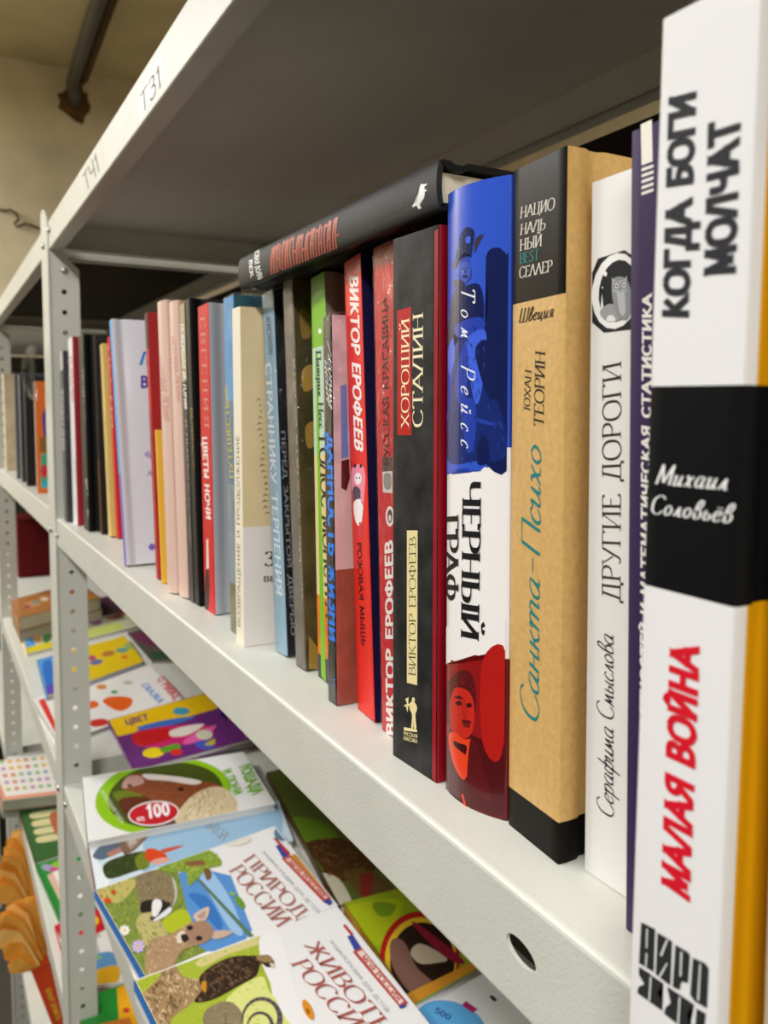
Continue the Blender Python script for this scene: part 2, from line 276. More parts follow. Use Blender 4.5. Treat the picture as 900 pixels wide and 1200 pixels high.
def clip_poly(poly, Q):
    ar = sum(Q[i][0] * Q[(i + 1) % len(Q)][1] - Q[(i + 1) % len(Q)][0] * Q[i][1] for i in range(len(Q)))
    sg = 1 if ar > 0 else -1; out = list(poly)
    for i in range(len(Q)):
        a, b = Q[i], Q[(i + 1) % len(Q)]; inp = out; out = []
        side = lambda p: sg * ((b[0] - a[0]) * (p[1] - a[1]) - (b[1] - a[1]) * (p[0] - a[0]))
        for k in range(len(inp)):
            p, q = inp[k - 1], inp[k]; sp, sq = side(p), side(q)
            if (sp >= 0) != (sq >= 0):
                t = sp / (sp - sq); out.append((p[0] + (q[0] - p[0]) * t, p[1] + (q[1] - p[1]) * t))
            if sq >= 0: out.append(q)
        if not out: return []
    return out
GRID = 0.002
class Face:
    """a printed face of a thing: M local->world, kind 'spine' (y=f(x)), 'right' (x=const) or 'top' (z=const)"""
    def __init__(s, root, M, kind, c=0.0, f=None):
        s.root, s.M, s.kind, s.c, s.f = root, M, kind, c, f; s.Mi = M.inverted(); s.layer = 1; s.th = None; s.rough = 0.38; s.coat = 0.0; s.clip = None
    def hit(s, p):
        o = s.Mi @ CAM; d = (s.Mi.to_3x3() @ ray(*p))
        ax = {'spine': 1, 'right': 0, 'top': 2}[s.kind]
        t = (s.c - o[ax]) / d[ax]; P = o + d * t
        if s.kind == 'spine' and s.f:
            for k in range(40): t += .35 * ((s.f(P.x) - o.y) / d.y - t); P = o + d * t
        return P
    def lift(s, P, layer):
        e = 0.000025 * layer + 0.00003; P = Vector(P)
        if s.kind == 'spine':
            if s.th: P.x = min(max(P.x, .0006), s.th - .0006)
            if s.f:
                k = math.floor(P.x / GRID); t = P.x / GRID - k
                P.y = min(s.f(k * GRID) * (1 - t) + s.f((k + 1) * GRID) * t, s.f(P.x) + .00004) - e
            else: P.y = s.c - e
        elif s.kind == 'right': P.x = s.c + e
        else: P.z = s.c + e
        return P
    def put(s, name, P3, fs, mats, fm=None, label=None, layer=None, stag=None):
        layer = layer or s.layer
        bm = bmesh.new(); lay = bm.verts.layers.float.new('stag'); vv = [bm.verts.new(p) for p in P3]
        for v, q in zip(vv, stag or [0] * len(vv)): v[lay] = q
        for i, f in enumerate(fs):
            try:
                nf = bm.faces.new([vv[k] for k in f])
                if fm: nf.material_index = fm[i]
            except ValueError: pass
        if s.f and s.kind == 'spine':
            xs = [v.co.x for v in bm.verts]; a, b = min(xs), max(xs)
            for k in range(int(a / GRID) + 1, int(b / GRID) + 1):
                bmesh.ops.bisect_plane(bm, geom=bm.verts[:] + bm.edges[:] + bm.faces[:], plane_co=(k * GRID, 0, 0), plane_no=(1, 0, 0), dist=1e-7)
        if s.f is None and fm is None: pass
        for v in bm.verts: v.co = s.lift(v.co, layer + .12 * v[lay])
        bmesh.ops.triangulate(bm, faces=bm.faces[:])
        s.orient(bm)
        me = bpy.data.meshes.new(name); bm.to_mesh(me); bm.free()
        for q in (mats if isinstance(mats, (list, tuple)) else [mats]): me.materials.append(q)
        o = bpy.data.objects.new(name, me); COL.objects.link(o); o.parent = s.root
        if label: o['label'] = label
        return o
    def orient(s, bm):
        n = Vector({'spine': (0, -1, 0), 'right': (1, 0, 0), 'top': (0, 0, 1)}[s.kind]); bm.normal_update()
        for q in bm.faces:
            if q.normal.dot(n) < 0: q.normal_flip()
    def text(s, string, style, p0, p1, pt, color, name='title_lettering', rough=0.5, label=None, layer=None, arc=None):
        v2, fs, wd = letters(string, style)
        a, b, c = s.hit(p0), s.hit(p1), s.hit(pt)
        P3 = [a + (b - a) * (x / wd) + (c - a) * y for x, y, _ in v2]
        return s.put(name, P3, fs, mat(color, rough), label=label, layer=max(layer or 4, s.layer + 1), stag=[q[2] for q in v2])
    def pic(s, name, shapes, label=None, layer=None):
        """shapes: (colour, polygon) in order; each later one printed over the earlier"""
        mats, idx, first = [], {}, None
        bm_v, bm_f, fm, lay = [], [], [], []
        obs = []
        bm = bmesh.new(); base = layer or s.layer
        for n, (colr, poly) in enumerate(shapes):
            if colr not in idx: idx[colr] = len(mats); mats.append(mat(colr, s.rough, coat=s.coat))
            if s.clip: poly = clip_poly(poly, s.clip)
            if len(poly) < 3: continue
            P3 = [s.hit(p) for p in poly]
            vs_ = [bm.verts.new(p) for p in P3]
            try: f = bm.faces.new(vs_)
            except ValueError: continue
            f.material_index = idx[colr]
            geo = [f] + list(f.edges) + vs_
            r = bmesh.ops.triangulate(bm, faces=[f])
            fset = r['faces']
            if s.f and s.kind == 'spine':
                xs = [p.x for p in P3]; a, b = min(xs), max(xs)
                for k in range(int(a / GRID) + 1, int(b / GRID) + 1):
                    g = set(fset)
                    for ff in fset: g |= set(ff.edges) | set(ff.verts)
                    rr = bmesh.ops.bisect_plane(bm, geom=list(g), plane_co=(k * GRID, 0, 0), plane_no=(1, 0, 0), dist=1e-7)
                    fset = list({x for x in rr['geom'] if isinstance(x, bmesh.types.BMFace)} )
            vset = set()
            for ff in fset:
                if ff.is_valid: vset |= set(ff.verts)
            for v in vset: v.co = s.lift(v.co, base + 0.025 * n)
        s.orient(bm); s.layer = base + 0.025 * len(shapes)
        me = bpy.data.meshes.new(name); bm.to_mesh(me); bm.free()
        for q in mats: me.materials.append(q)
        o = bpy.data.objects.new(name, me); COL.objects.link(o); o.parent = s.root
        if label: o['label'] = label
        return o
def S(*pts, n=5): return catmull(pts, n, True)
def Ell(cx, cy, rx, ry=None, rot=0, n=18): return circ(cx, cy, rx, ry, n, radians(rot))
def inside(p, poly):
    c = False; j = len(poly) - 1
    for i in range(len(poly)):
        xi, yi = poly[i]; xj, yj = poly[j]
        if (yi > p[1]) != (yj > p[1]) and p[0] < (xj - xi) * (p[1] - yi) / (yj - yi) + xi: c = not c
        j = i
    return c
def fur(poly, cols, n, L, ang, wd=1.0, jit=20):
    """printed strokes of colour inside a region: [(colour, small polygon)]"""
    out = []; xs = [p[0] for p in poly]; ys = [p[1] for p in poly]; t = 0
    while len(out) < n and t < n * 20:
        t += 1; p = (random.uniform(min(xs), max(xs)), random.uniform(min(ys), max(ys)))
        a = radians(ang + random.uniform(-jit, jit)); l = L * random.uniform(.5, 1.1)
        q = (p[0] + l * cos(a), p[1] + l * sin(a))
        if inside(p, poly) and inside(q, poly):
            nx, ny = -sin(a) * wd / 2, cos(a) * wd / 2
            out.append((random.choice(cols), [(p[0] - nx, p[1] - ny), (q[0], q[1]), (p[0] + nx, p[1] + ny)]))
    return out

# ------------------------------------------------------------------ room shell
wall_m = mat('#e6d8b8', 0.9, 0.1, bump=0.9, bscale=14, var=0.16, vscale=4)
ceil_m = mat('#d3c49c', 0.9, 0.1, bump=0.8, bscale=12, var=0.14, vscale=3)
floor_m = mat('#4a453c', 0.6, 0.3, var=0.15, vscale=8)
WX = onz((75, 80), CEIL).x
def struct(name, b, m_):
    o = box(name, b, m_); o['kind'] = 'structure'; return o
struct('floor', (WX - .1, 2.6, -2.0, 0.5, FLOOR - .05, FLOOR), floor_m)
struct('ceiling', (WX - .1, 2.6, -2.0, 2.0, CEIL, CEIL + .05), ceil_m)
struct('wall_far', (WX - .1, WX, -2.0, 2.0, FLOOR, CEIL), wall_m)
struct('wall_near', (2.5, 2.6, -2.0, 2.0, FLOOR, CEIL), wall_m)
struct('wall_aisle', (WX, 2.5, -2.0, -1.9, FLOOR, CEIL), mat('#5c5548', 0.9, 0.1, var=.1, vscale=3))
struct('wall_behind', (WX, 2.5, 1.9, 2.0, FLOOR, CEIL), wall_m)
# ceiling pipe entering a ragged patch in the far wall
def pipe():
    r = empty('ceiling_pipe', 'dark grey pipe hung under the ceiling and bending into the far wall', 'pipe')
    a, b = onz((108, -40), CEIL - .06), onz((84, 96), CEIL - .06)
    e = ray(87, 122); t = (WX - CAM.x) / e.x; e = CAM + e * t
    mt = mat('#5f5a52', 0.5, 0.4)
    b2 = Vector((WX + .10, b.y, b.z))
    pts = [Vector((b2.x + 1.9, a.y, a.z)), b2, b2 + Vector((-.035, 0, -.012)), Vector((WX + .05, (b.y + e.y) / 2, (b.z + e.z) / 2)), e + Vector((.01, 0, 0))]
    tube('pipe_run', pts, 0.022, mt, r)
    tube('cable', [p + Vector((0, .036, 0.0)) for p in pts[:2]] + [p + Vector((0, .02, 0)) for p in pts[2:]], 0.012, mat('#57432f', 0.7), r)
    # mortar rim round the hole
    pts = []
    vs, fs = [], []; n = 16
    for i in range(n):
        ang = 2 * pi * i / n; rr = .062 * random.uniform(.75, 1.25)
        vs.append((WX + .001, e.y + rr * cos(ang), e.z + rr * sin(ang))); vs.append((WX + .018, e.y + .03 * cos(ang), e.z + .03 * sin(ang)))
    for i in range(n):
        j = (i + 1) % n; fs.append((2 * i, 2 * j, 2 * j + 1, 2 * i + 1))
    fs.append(tuple(2 * i + 1 for i in range(n)))
    o = link_mesh('mortar_patch', vs, fs, mat('#6a4f30', 0.9, 0.1, bump=0.8, bscale=60, var=0.3, vscale=40), r)
pipe()

# ------------------------------------------------------------------ rack
paint = mat('#cdcec4', 0.42, 0.45, bump=0.25, bscale=900, var=0.03, vscale=30)
paint_in = paint
rack = empty('shelving_rack', 'long light grey enamelled metal rack with perforated posts carrying all the shelves of books', 'rack')
DEP, T = 0.285, 0.0012
def shelf(x0, x1, z, lip=0.035, slots=(), name='shelf'):
    """folded sheet tray: rounded front edge, front lip with return, back lip, end flanges"""
    vs, fs = [], []
    r = 0.0018
    prof = [(0.016, -lip + .001), (0.016, -lip), (r, -lip)]
    prof += [(r - r * sin(a), -lip + r - r * cos(a)) for a in (pi / 6, pi / 3, pi / 2)]
    prof += [(r - r * cos(a), -r + r * sin(a)) for a in (0, pi / 6, pi / 3, pi / 2)]
    prof += [(DEP - r, 0), (DEP, -r), (DEP, -lip + r), (DEP - r, -lip), (DEP - .016, -lip)]
    q = []
    for i, p in enumerate(prof):
        a = prof[max(i - 1, 0)]; b = prof[min(i + 1, len(prof) - 1)]
        dx, dy = b[0] - a[0], b[1] - a[1]; L = math.hypot(dx, dy); q.append((p[0] + dy / L * T, p[1] - dx / L * T))
    n = len(prof)
    # keep the front lip face out when it has slots (built as a plate with holes)
    for x in (x0, x1):
        for p in prof: vs.append((x, p[0], z + p[1]))
        for p in q: vs.append((x, p[0], z + p[1]))
    lipf = 5
    for i in range(n - 1):
        if slots and i == lipf: continue
        fs.append((i, i + 1, 2 * n + i + 1, 2 * n + i)); fs.append((n + i + 1, n + i, 3 * n + i, 3 * n + i + 1))
    for s in (0, 2 * n):
        for i in range(n - 1): fs.append((s + i, s + n + i, s + n + i + 1, s + i + 1))
    # end flanges
    for xa in (x0, x1 - T):
        box_vf(xa, xa + T, .002, DEP - .002, z - lip, z - T, vs, fs)
    for xa, xb in ((x0, x0 + .015), (x1 - .015, x1)):
        box_vf(xa, xb, .016, DEP - .016, z - lip, z - lip + T, vs, fs)
    # centre stiffener
    o = link_mesh(name, vs, fs, paint, rack)
    for p in o.data.polygons: p.use_smooth = False
    if slots:
        me = plate_mesh([(x0, -lip + r), (x1, -lip + r), (x1, -r), (x0, -r)], [circ(sx, sz, .0066, .0034, 22, radians(-8)) for sx, sz in slots], T)
        me.materials.append(paint)
        lp = bpy.data.objects.new('front_lip', me); COL.objects.link(lp); lp.parent = o
        lp.matrix_local = Matrix.Translation((0, T / 2, z)) @ Matrix.Rotation(pi / 2, 4, 'X')
    return o
ZU, ZL, ZM = 0.371, -0.350, 0.0
BAYS = [(-1.108, -0.02), (-2.108, -1.166), (-3.108, -2.166)]
shelf(-1.108, -0.02, 0, slots=[(-0.1715, -0.0165), (-0.02 - .03, -0.0165)])
sh_u = shelf(-1.108, 0.06, ZU)
shelf(-1.108, 0.06, ZL)
shelf(-1.108, 0.06, -0.69)
shelf(-2.108, -1.166, 0.006); shelf(-2.108, -1.166, ZU - .0)
shelf(-2.108, -1.166, ZL + .002); shelf(-2.108, -1.166, -0.685); shelf(-2.108, -1.166, -1.06); shelf(-1.108, 0.06, -1.06)
shelf(-3.108, -2.166, 0.006); shelf(-3.108, -2.166, ZU); shelf(-3.108, -2.166, ZL)
shelf(-3.108, -2.166, -0.69)
def post(x, ytop=0.393, rear=False, notch=True):
    """angle post: plain front strip and a flange with round holes running into the shelf"""
    o = None
    z0, z1 = FLOOR, ytop
    xs0, xs1 = x - .0565, x + .0025
    vs, fs = [], []
    y0 = 0.0 if not rear else DEP
    dy = -1 if rear else 1
    ya, yb = sorted((y0 - dy * .0020, y0 - dy * .0004))
    me = plate_mesh([(xs0, z0), (xs1, z0), (xs1, z1 - .026), (xs1 - .008, z1 - .014), (xs1 - .03, z1 - .002), (xs0 + .016, z1), (xs0 + .004, z1 - .003), (xs0, z1 - .009)], [], .0016); me.materials.append(paint)
    p = bpy.data.objects.new('post', me); COL.objects.link(p); p.parent = rack
    p.matrix_local = Matrix.Translation((0, (ya + yb) / 2, 0)) @ Matrix.Rotation(pi / 2, 4, 'X')
    holes = []; z = -1.4995
    while z < z1 - .05:
        holes.append(circ(.019, z, .0033, .0033, 10)); z += .0255
    fl = [(0, z0), (.0375, z0), (.0375, .314), (.006, .345), (0, .348)]
    if rear: fl = [(0, z0), (.0375, z0), (.0375, z1), (0, z1)]
    holes = [h for h in holes if h[0][1] < (.295 if not rear else 1)]
    me = plate_mesh(fl, holes, .0015); me.materials.append(paint)
    f = bpy.data.objects.new('perforated_flange', me); COL.objects.link(f); f.parent = p
    R_ = Matrix(((0, 0, 1, x), (dy, 0, 0, y0 - dy * .0022), (0, 1, 0, 0), (0, 0, 0, 1)))
    f.matrix_local = p.matrix_local.inverted() @ R_
    return p
p1 = post(-1.1085); post(-2.1085)
post(-3.1085); post(-1.1085, rear=True); post(-2.1085, rear=True); post(-3.1085, rear=True)
steel = mat('#b9b9b2', 0.3, 0.6, metallic=0.9)
def bolt(loc, axis, parent, r=.0042):
    Rm = {'x': Matrix.Rotation(pi / 2, 4, 'Y'), 'y': Matrix.Rotation(pi / 2, 4, 'X')}[axis]
    lathe('bolt', [(r, 0), (r, .001), (r * .8, .0028), (r * .35, .0034)], 12, steel, parent, M=Matrix.Translation(loc) @ Rm)
bolt((-1.1078, .0175, .312), 'x', rack); bolt((-1.1078, .0165, -.028), 'x', rack)
bolt((-1.093, -.0002, .357), 'y', rack, .0036); bolt((-1.137, -.002, .345), 'y', rack); bolt((-1.137, -.002, -.018), 'y', rack); bolt((-1.092, -.0002, -.02), 'y', rack, .003)
bolt((-1.088, -.0002, ZL - .017), 'y', rack, .0038); bolt((-1.137, -.002, -.365), 'y', rack)
# paper labels on the upper lip
upf = Face(rack, Matrix.Identity(4), 'spine', -0.00005)
lab = upf.pic('shelf_label', [('#fbf9f4', [(162, 110), (190, 57), (191, 92), (164, 145)])], label='white paper label with handwritten marks')
upf.text('ТЗ1', 'sans', (166, 136), (189, 101), (164, 112), '#6b6a62', 'label_lettering', layer=4)
upf.text('ТЧ1', 'sans', (101, 226), (117, 200), (97, 206), '#6e6d66', 'label_lettering', layer=2)
# extra upright in the far bay and a dark sheet added at its end
me = plate_mesh([(0, FLOOR), (.04, FLOOR), (.04, -.04), (0, -.04)], [circ(.02, -1.2 + .0255 * k, .005, .005, 8) for k in range(43)], .002); me.materials.append(paint)
f = bpy.data.objects.new('post', me); COL.objects.link(f); f.parent = rack
f.matrix_local = Matrix(((0, 0, 1, -2.85), (1, 0, 0, .13), (0, 1, 0, 0), (0, 0, 0, 1)))
box('added_dark_end', (-3.130, -3.124, .002, DEP, -1.55, .33), mat('#3c3b2e', .8, .1, var=.3, vscale=8), rack)  # added sheet, darkens the view out past the far bay
box('painted_shade_sheet', (-2.09, -1.18, .018, DEP - .018, ZU - .012, ZU - .006), mat('#33291f', .8, .1, var=.2, vscale=10), rack)  # added dark sheet, its colour stands in for shade under this shelf
box('added_dark_backing', (-3.10, -0.02, DEP + .004, DEP + .010, -1.55, .33), mat('#2b241c', .85, .1, var=.2, vscale=8), rack)  # added panel, blocks light and keeps the space behind the books dark


# ------------------------------------------------------------------ books
PAGE = mat('#e6ddc6', 0.85, 0.1, var=0.10, vscale=500, stretch=(8, .15, .15))
PAGE_D = mat('#c9bfa8', 0.9, 0.1, var=0.12, vscale=500, stretch=(8, .15, .15))
def cover_mesh(name, th, D, H, t, hinge, spf, sm, lm, rm, parent, wrap=0.0, bands=(), z0=0.0):
    """case cover: left board, spine, right board in one folded sheet; bands=[(z_from, z_to, spine, right)]"""
    rc = min(.0009, th / 4)
    out = [(0, D)]; tag = []
    def add(p, tg): out.append(p); tag.append(tg)
    if hinge:
        for p in ((0, .0115), (.0011, .0095), (.0011, .0065), (0, .0045)): add(p, 'L')
    add((0, max(.0012, spf(0) + .0012)), 'L')
    add((rc * .3, spf(0) + rc * .3), 'S'); add((rc, spf(rc)), 'S')
    N = 7
    for k in range(1, N): x = rc + (th - 2 * rc) * k / N; add((x, spf(x)), 'S')
    add((th - rc, spf(th - rc)), 'S'); add((th - rc * .3, spf(th) + rc * .3), 'S'); add((th, max(spf(th) + .0012, .0012)), 'S' if wrap else 'R')
    if wrap: add((th, .0012 + wrap), 'S')
    if hinge:
        b = .0045 if not wrap else max(.0045, .0015 + wrap)
        for p in ((th, b), (th - .0011, b + .002), (th - .0011, b + .005), (th, b + .007)): add(p, 'R')
    add((th, D), 'R')
    n = len(out); inn = []
    for i, p in enumerate(out):
        a, b = out[max(i - 1, 0)], out[min(i + 1, n - 1)]
        dx, dy = b[0] - a[0], b[1] - a[1]; L = math.hypot(dx, dy) or 1e-6
        inn.append((p[0] - dy / L * t, p[1] + dx / L * t))
    zs = sorted({z0, z0 + H} | {z for b in bands for z in b[:2] if z0 < z < z0 + H})
    # ring order: outer then inner at each level; faces carry the band's colour
    mats = [sm, lm, rm]; midx = {'S': 0, 'L': 1, 'R': 2}
    vs, fs, fm = [], [], []
    def mid(m_):
        if m_ not in mats: mats.append(m_)
        return mats.index(m_)
    for z in zs:
        vs += [(x, y, z) for x, y in out] + [(x, y, z) for x, y in inn]
    W2 = 2 * n
    for k in range(len(zs) - 1):
        zc = (zs[k] + zs[k + 1]) / 2; sp_, rt_ = None, None
        for b in bands:
            if b[0] < zc < b[1]: sp_, rt_ = b[2], b[3]
        for i in range(n - 1):
            tg = tag[i]; mi = midx[tg]
            if tg == 'S' and sp_ is not None: mi = mid(sp_)
            if tg == 'R' and rt_ is not None: mi = mid(rt_)
            a = k * W2 + i; fs.append((a, a + 1, a + 1 + W2, a + W2)); fm.append(mi)
            a = k * W2 + n + i; fs.append((a + 1, a, a + W2, a + 1 + W2)); fm.append(midx['L'])
        for a in (k * W2, k * W2 + n - 1):
            fs.append((a, a + n, a + n + W2, a + W2)); fm.append(1)
    for k, fl in ((0, True), (len(zs) - 1, False)):
        for i in range(n - 1):
            a = k * W2 + i; f = (a, a + n, a + n + 1, a + 1)
            fs.append(f if fl else f[::-1]); fm.append(midx[tag[i]])
    o = link_mesh(name, vs, fs, mats, parent, fm=fm)
    for p in o.data.polygons:
        p.use_smooth = True
    o.data.set_sharp_from_angle(angle=radians(50))
    return o
class Book:
    def __init__(s, label, x, y, th, H, lean, spine, cover=None, left=None, depth=13.0, skew=0.0, hard=True, bulge=0.0, wrap=0.0, bands=(), film=False, pages=None, M=None, group='books standing in a row on the middle shelf', z=0.0, name='book', pin=.003):
        th, H, D = th / 100, H / 100, depth / 100
        a = radians(lean)
        lift = max(0, th * sin(a)) + 0.00015
        if M is None: M = Matrix.Translation((x / 100, y / 100, z + lift)) @ Matrix.Rotation(a, 4, 'Y')
        s.M = M; s.root = empty(name, label, 'book', M, group); s.th, s.H = th, H
        sk, bu = skew / 100, bulge / 100
        spf = lambda q: sk * min(max(q / th, 0), 1) - bu * (1 - min(1, abs(2 * q / th - 1)) ** 2)
        s.spf = spf
        cover = cover or spine; left = left or cover
        if isinstance(spine, str): spine = mat(spine, 0.4)
        if isinstance(cover, str): cover = mat(cover, 0.4)
        if isinstance(left, str): left = mat(left, 0.4)
        t = 0.0022 if hard else 0.0006
        if hard and th < .012: t = .0015
        s.cover = cover_mesh('cover', th, D, H, t, hard, spf, spine, left, cover, s.root, wrap, bands)
        p = pages or PAGE
        vs, fs = [], []; mg = pin if hard else 0.0002
        ylo = max(spf(th / 2), min(spf(0), spf(th)) , 0) + t + .0006
        if hard: box_vf(t + .0012, th - t - .0012, ylo, D - .004, mg, H - mg, vs, fs)
        else: box_vf(t + .0002, th - t - .0002, ylo, D - .0004, mg, H - mg, vs, fs)
        s.pages = link_mesh('pages', vs, fs, p, s.root)
        if film:
            e = .0005
            vs, fs = [], []
            box_vf(-e, th + e, min(spf(th / 2), spf(0), spf(th)) - e, D + e, 0.0001, H + .0015, vs, fs)
            f = link_mesh('shrink_wrap', vs, fs, film_mat(), s.root); f['label'] = 'clear crinkled plastic film'
            md = f.modifiers.new('b', 'BEVEL'); md.width = .0012; md.segments = 2
        s.sp = Face(s.root, M, 'spine', 0.0, spf if (bu or sk) else None)
        s.sp.th = th
        s.rt = Face(s.root, M, 'right', th)
K = Book
# --- nearest: white and yellow hardback
blk = mat('#121315', .38, spec=.08); ylw = mat('#e9a80c', .45, bump=.15, bscale=1200)
b = K('white and yellow hardback with a black band and red lettering, standing nearest the camera', -12.05, -1.2, 2.2, 20.8, 0.85,
      mat('#e6e5e5', .5, bump=.08, bscale=1500), ylw, '#eeedec', wrap=.0022,
      bands=[(.0972, .1374, blk, blk)])
f = b.sp
f.text('КОГДА БОГИ', 'black', (808, 372), (817, 104), (776, 371), '#2a2b30', 'title_lettering')
f.text('МОЛЧАТ', 'black', (863, 320), (869, 132), (825, 325), '#2a2b30', 'title_lettering')
f.text('МАЛАЯ ВОЙНА', 'black', (809, 1058), (821, 757), (775, 1036), '#d3172b', 'title_lettering', label='red title lettering')
f.text('Михаил', 'scriptbold', (768, 567), (852, 574), (771, 544), '#e8e8e6', 'author_lettering')
f.text('Соловьёв', 'scriptbold', (762, 601), (857, 613), (764, 580), '#e8e8e6', 'author_lettering')
Q = lambda *p: [(740 + a / 5.625, 1050 + b / 5.625) for a, b in p]
ek, el = '#2e3032', '#e6e6e2'
for shp in ([(ek, Q((65, 172), (158, 218), (148, 502), (50, 442))), (el, Q((100, 215), (109, 219), (104, 345), (96, 340))), (el, Q((97, 375), (105, 379), (99, 470), (91, 465)))],
            [(ek, Q((172, 240), (232, 275), (270, 300), (258, 592), (160, 515))), (el, Q((232, 285), (242, 290), (200, 397), (189, 388))), (el, Q((232, 440), (240, 445), (192, 534), (181, 528)))],
            [(ek, Q((290, 320), (375, 370), (388, 395), (375, 575), (322, 562), (318, 622), (272, 598))), (el, Q((325, 365), (336, 370), (329, 532), (319, 526)))],
            [(ek, Q((405, 405), (490, 445), (512, 480), (500, 742), (415, 692), (388, 650))), (el, Q((450, 445), (459, 450), (446, 692), (435, 686)))],
            [(ek, Q((50, 465), (122, 510), (130, 520), (212, 575), (168, 640), (208, 695), (205, 758), (40, 640), (45, 600), (85, 580), (50, 520))), (el, Q((124, 530), (133, 535), (123, 692), (113, 686)))],
            [(ek, Q((235, 595), (320, 650), (415, 715), (368, 775), (398, 845), (380, 905), (215, 775), (225, 735), (262, 715))), (el, Q((314, 665), (324, 670), (313, 852), (303, 846)))],
            [(ek, Q((430, 740), (492, 775), (480, 905), (420, 872)))]):
    f.layer = 1; f.pic('emblem_letter', shp)
# --- cream book beyond the right edge of the frame
K('plain cream paperback cut off by the right edge beside the white and yellow hardback', -9.35, -0.55, 1.6, 18.0, 0.0, mat('#c9bb9c', .6, var=.04), hard=False)
# --- purple statistics book
pur = mat('#3b2b52', .45, bump=.1, bscale=1500)
b = K('dark purple paperback with white block capitals, squeezed behind the white and yellow hardback', -14.7, 1.4, 2.0, 20.1, -1.0, pur, '#ded9cc', hard=False)
f = b.sp
f.pic('striped_emblem', [('#e9e4d8', [(751, 146), (764, 140), (765, 189), (752, 194)])] + [('#e9e4d8', [(752, 197.5 + k * 7), (766, 192.5 + k * 7), (766, 196 + k * 7), (752, 201 + k * 7)]) for k in range(5)])
f.text('ТЕОРИЯ ВЕРОЯТНОСТЕЙ И МАТЕМАТИЧЕСКАЯ СТАТИСТИКА', 'heavy', (760, 985), (764.5, 343), (749, 977), '#f0ede6')
# --- white paperback
wh = mat('#e9e7e2', .45, bump=.06, bscale=900, var=.015, vscale=40)
b = K('slim white paperback with an owl in a porthole and outlined capitals on its spine', -17.3, 2.4, 2.1, 19.6, -.5, wh, hard=False)
f = b.sp
f.text('ДРУГИЕ ДОРОГИ', 'outline', (727, 706), (728, 424), (706, 703), '#2c2a2a')
f.text('Серафима Смыслова', 'script', (719, 961), (719, 745), (700, 955), '#1d1c1c', 'author_lettering')
oct_ = [(701, 303), (732, 293), (742, 300), (742, 386), (708, 390), (694, 378), (694, 320)]
f.pic('owl_porthole_picture', [('#26262a', oct_), ('#efeeea', Ell(722, 341, 28, 45, 8)), ('#1c1d22', Ell(724, 341, 22, 37, 8)),
      ('#efeeea', Ell(709.5, 321, 2, 3)), ('#efeeea', Ell(706, 337, .8, 1.1)), ('#efeeea', [(704, 364), (705.5, 344), (707.5, 362)]),
      ('#9b9c9c', S((703, 366), (714, 356), (726, 362), (726, 375), (712, 377))), ('#e4e4e1', S((711, 376), (713, 370), (719, 370), (721, 376))),
      ('#8c8e90', S((718, 328), (733, 326), (740, 345), (738, 372), (727, 374), (719, 356))), ('#b6b8b8', S((723, 340), (731, 338), (733, 365), (727, 368))),
      ('#a8aaaa', [(717, 325), (722, 330), (731, 328), (735, 323), (734, 342), (719, 343)]), ('#1c1d22', Ell(722.5, 335, 3.6, 4.6)), ('#c9caca', Ell(722.5, 335, 2.8, 3.8)), ('#1c1d22', Ell(722.5, 335, 1, 1.4)),
      ('#1c1d22', Ell(731.5, 334, 3.6, 4.6)), ('#c9caca', Ell(731.5, 334, 2.8, 3.8)), ('#1c1d22', Ell(731.5, 334, 1, 1.4)), ('#1c1d22', [(726, 338), (728, 338), (727, 342)])])
# --- kraft hardback
kraft = mat('#cfa766', .42, bump=.12, bscale=1800, var=.09, vscale=500, coat=.25)
bl2 = mat('#14110e', .32, spec=.08)
b = K('thick kraft brown hardback with black head panel, black foot and teal script title', -20.5, 2.1, 2.72, 20.65, -.2, kraft, kraft, skew=-.22, wrap=.0,
      bands=[(0, .0126, bl2, bl2), (.166, .2065, bl2, None)])
f = b.sp; Lc = '#e9e2d2'
for s_, p0, p1, pt, c in (('НАЦИО', (610, 256), (650, 245), (611, 243), Lc), ('НАЛЬ', (610, 275.5), (639, 268.5), (611, 263), Lc), ('НЫЙ', (609.5, 294), (635, 288), (610, 281), Lc),
                          ('BEST', (609.5, 309.5), (632, 304), (610, 297.5), '#2f8f8d'), ('СЕЛЛЕР'.replace('Л', 'Λ'), (609, 326), (647, 318), (609.5, 313.5), Lc)):
    f.text(s_, 'serif', p0, p1, pt, c, 'series_lettering')
f.text('Швеция', 'scriptbold', (608, 378), (648, 371), (609, 362), '#2b241b', 'country_lettering')
f.text('ЮХАН', 'serif', (621, 481), (623, 434), (614, 479), '#2b241b', 'author_lettering')
f.text('ТЕОРИН', 'serif', (637, 501), (639, 412), (626, 498), '#2b241b', 'author_lettering')
f.text('Санкта-Психо', 'script', (631, 852), (634, 524), (610, 846), '#147d7c', 'title_lettering', label='teal script title')
# --- blue white red
b = K('glossy hardback printed blue, white and dark red with torn edges between the colours', -23.6, 1.75, 2.98, 20.6, -.25, mat('#efecea', .3, coat=.3), '#2342a8', '#2342a8', skew=.4, bulge=.35,
      bands=[(0, .0535, mat('#5e1418', .3, coat=.5), mat('#6d1218', .3, coat=.5)), (.0535, .1215, None, mat('#efecea', .3, coat=.3)), (.1215, .206, mat('#3156c8', .3, coat=.3), None)])
f = b.sp
random.seed(3)
def torn(x0, y0, x1, y1, up, n=26, amp=4, ph=0.0):
    P = [(x0 + (x1 - x0) * k / n, y0 + (y1 - y0) * k / n + amp * (.6 * sin(k * .55 + ph) + .35 * sin(k * 1.7 + ph * 2) + random.uniform(-.3, .3))) for k in range(n + 1)]
    return P + [(x1, y1 + up), (x0, y0 + up)]
nv, nb, md_, sh = '#16296f', '#0f1c50', '#2440a8', '#3f63dc'
f.coat = .5; f.rough = .3
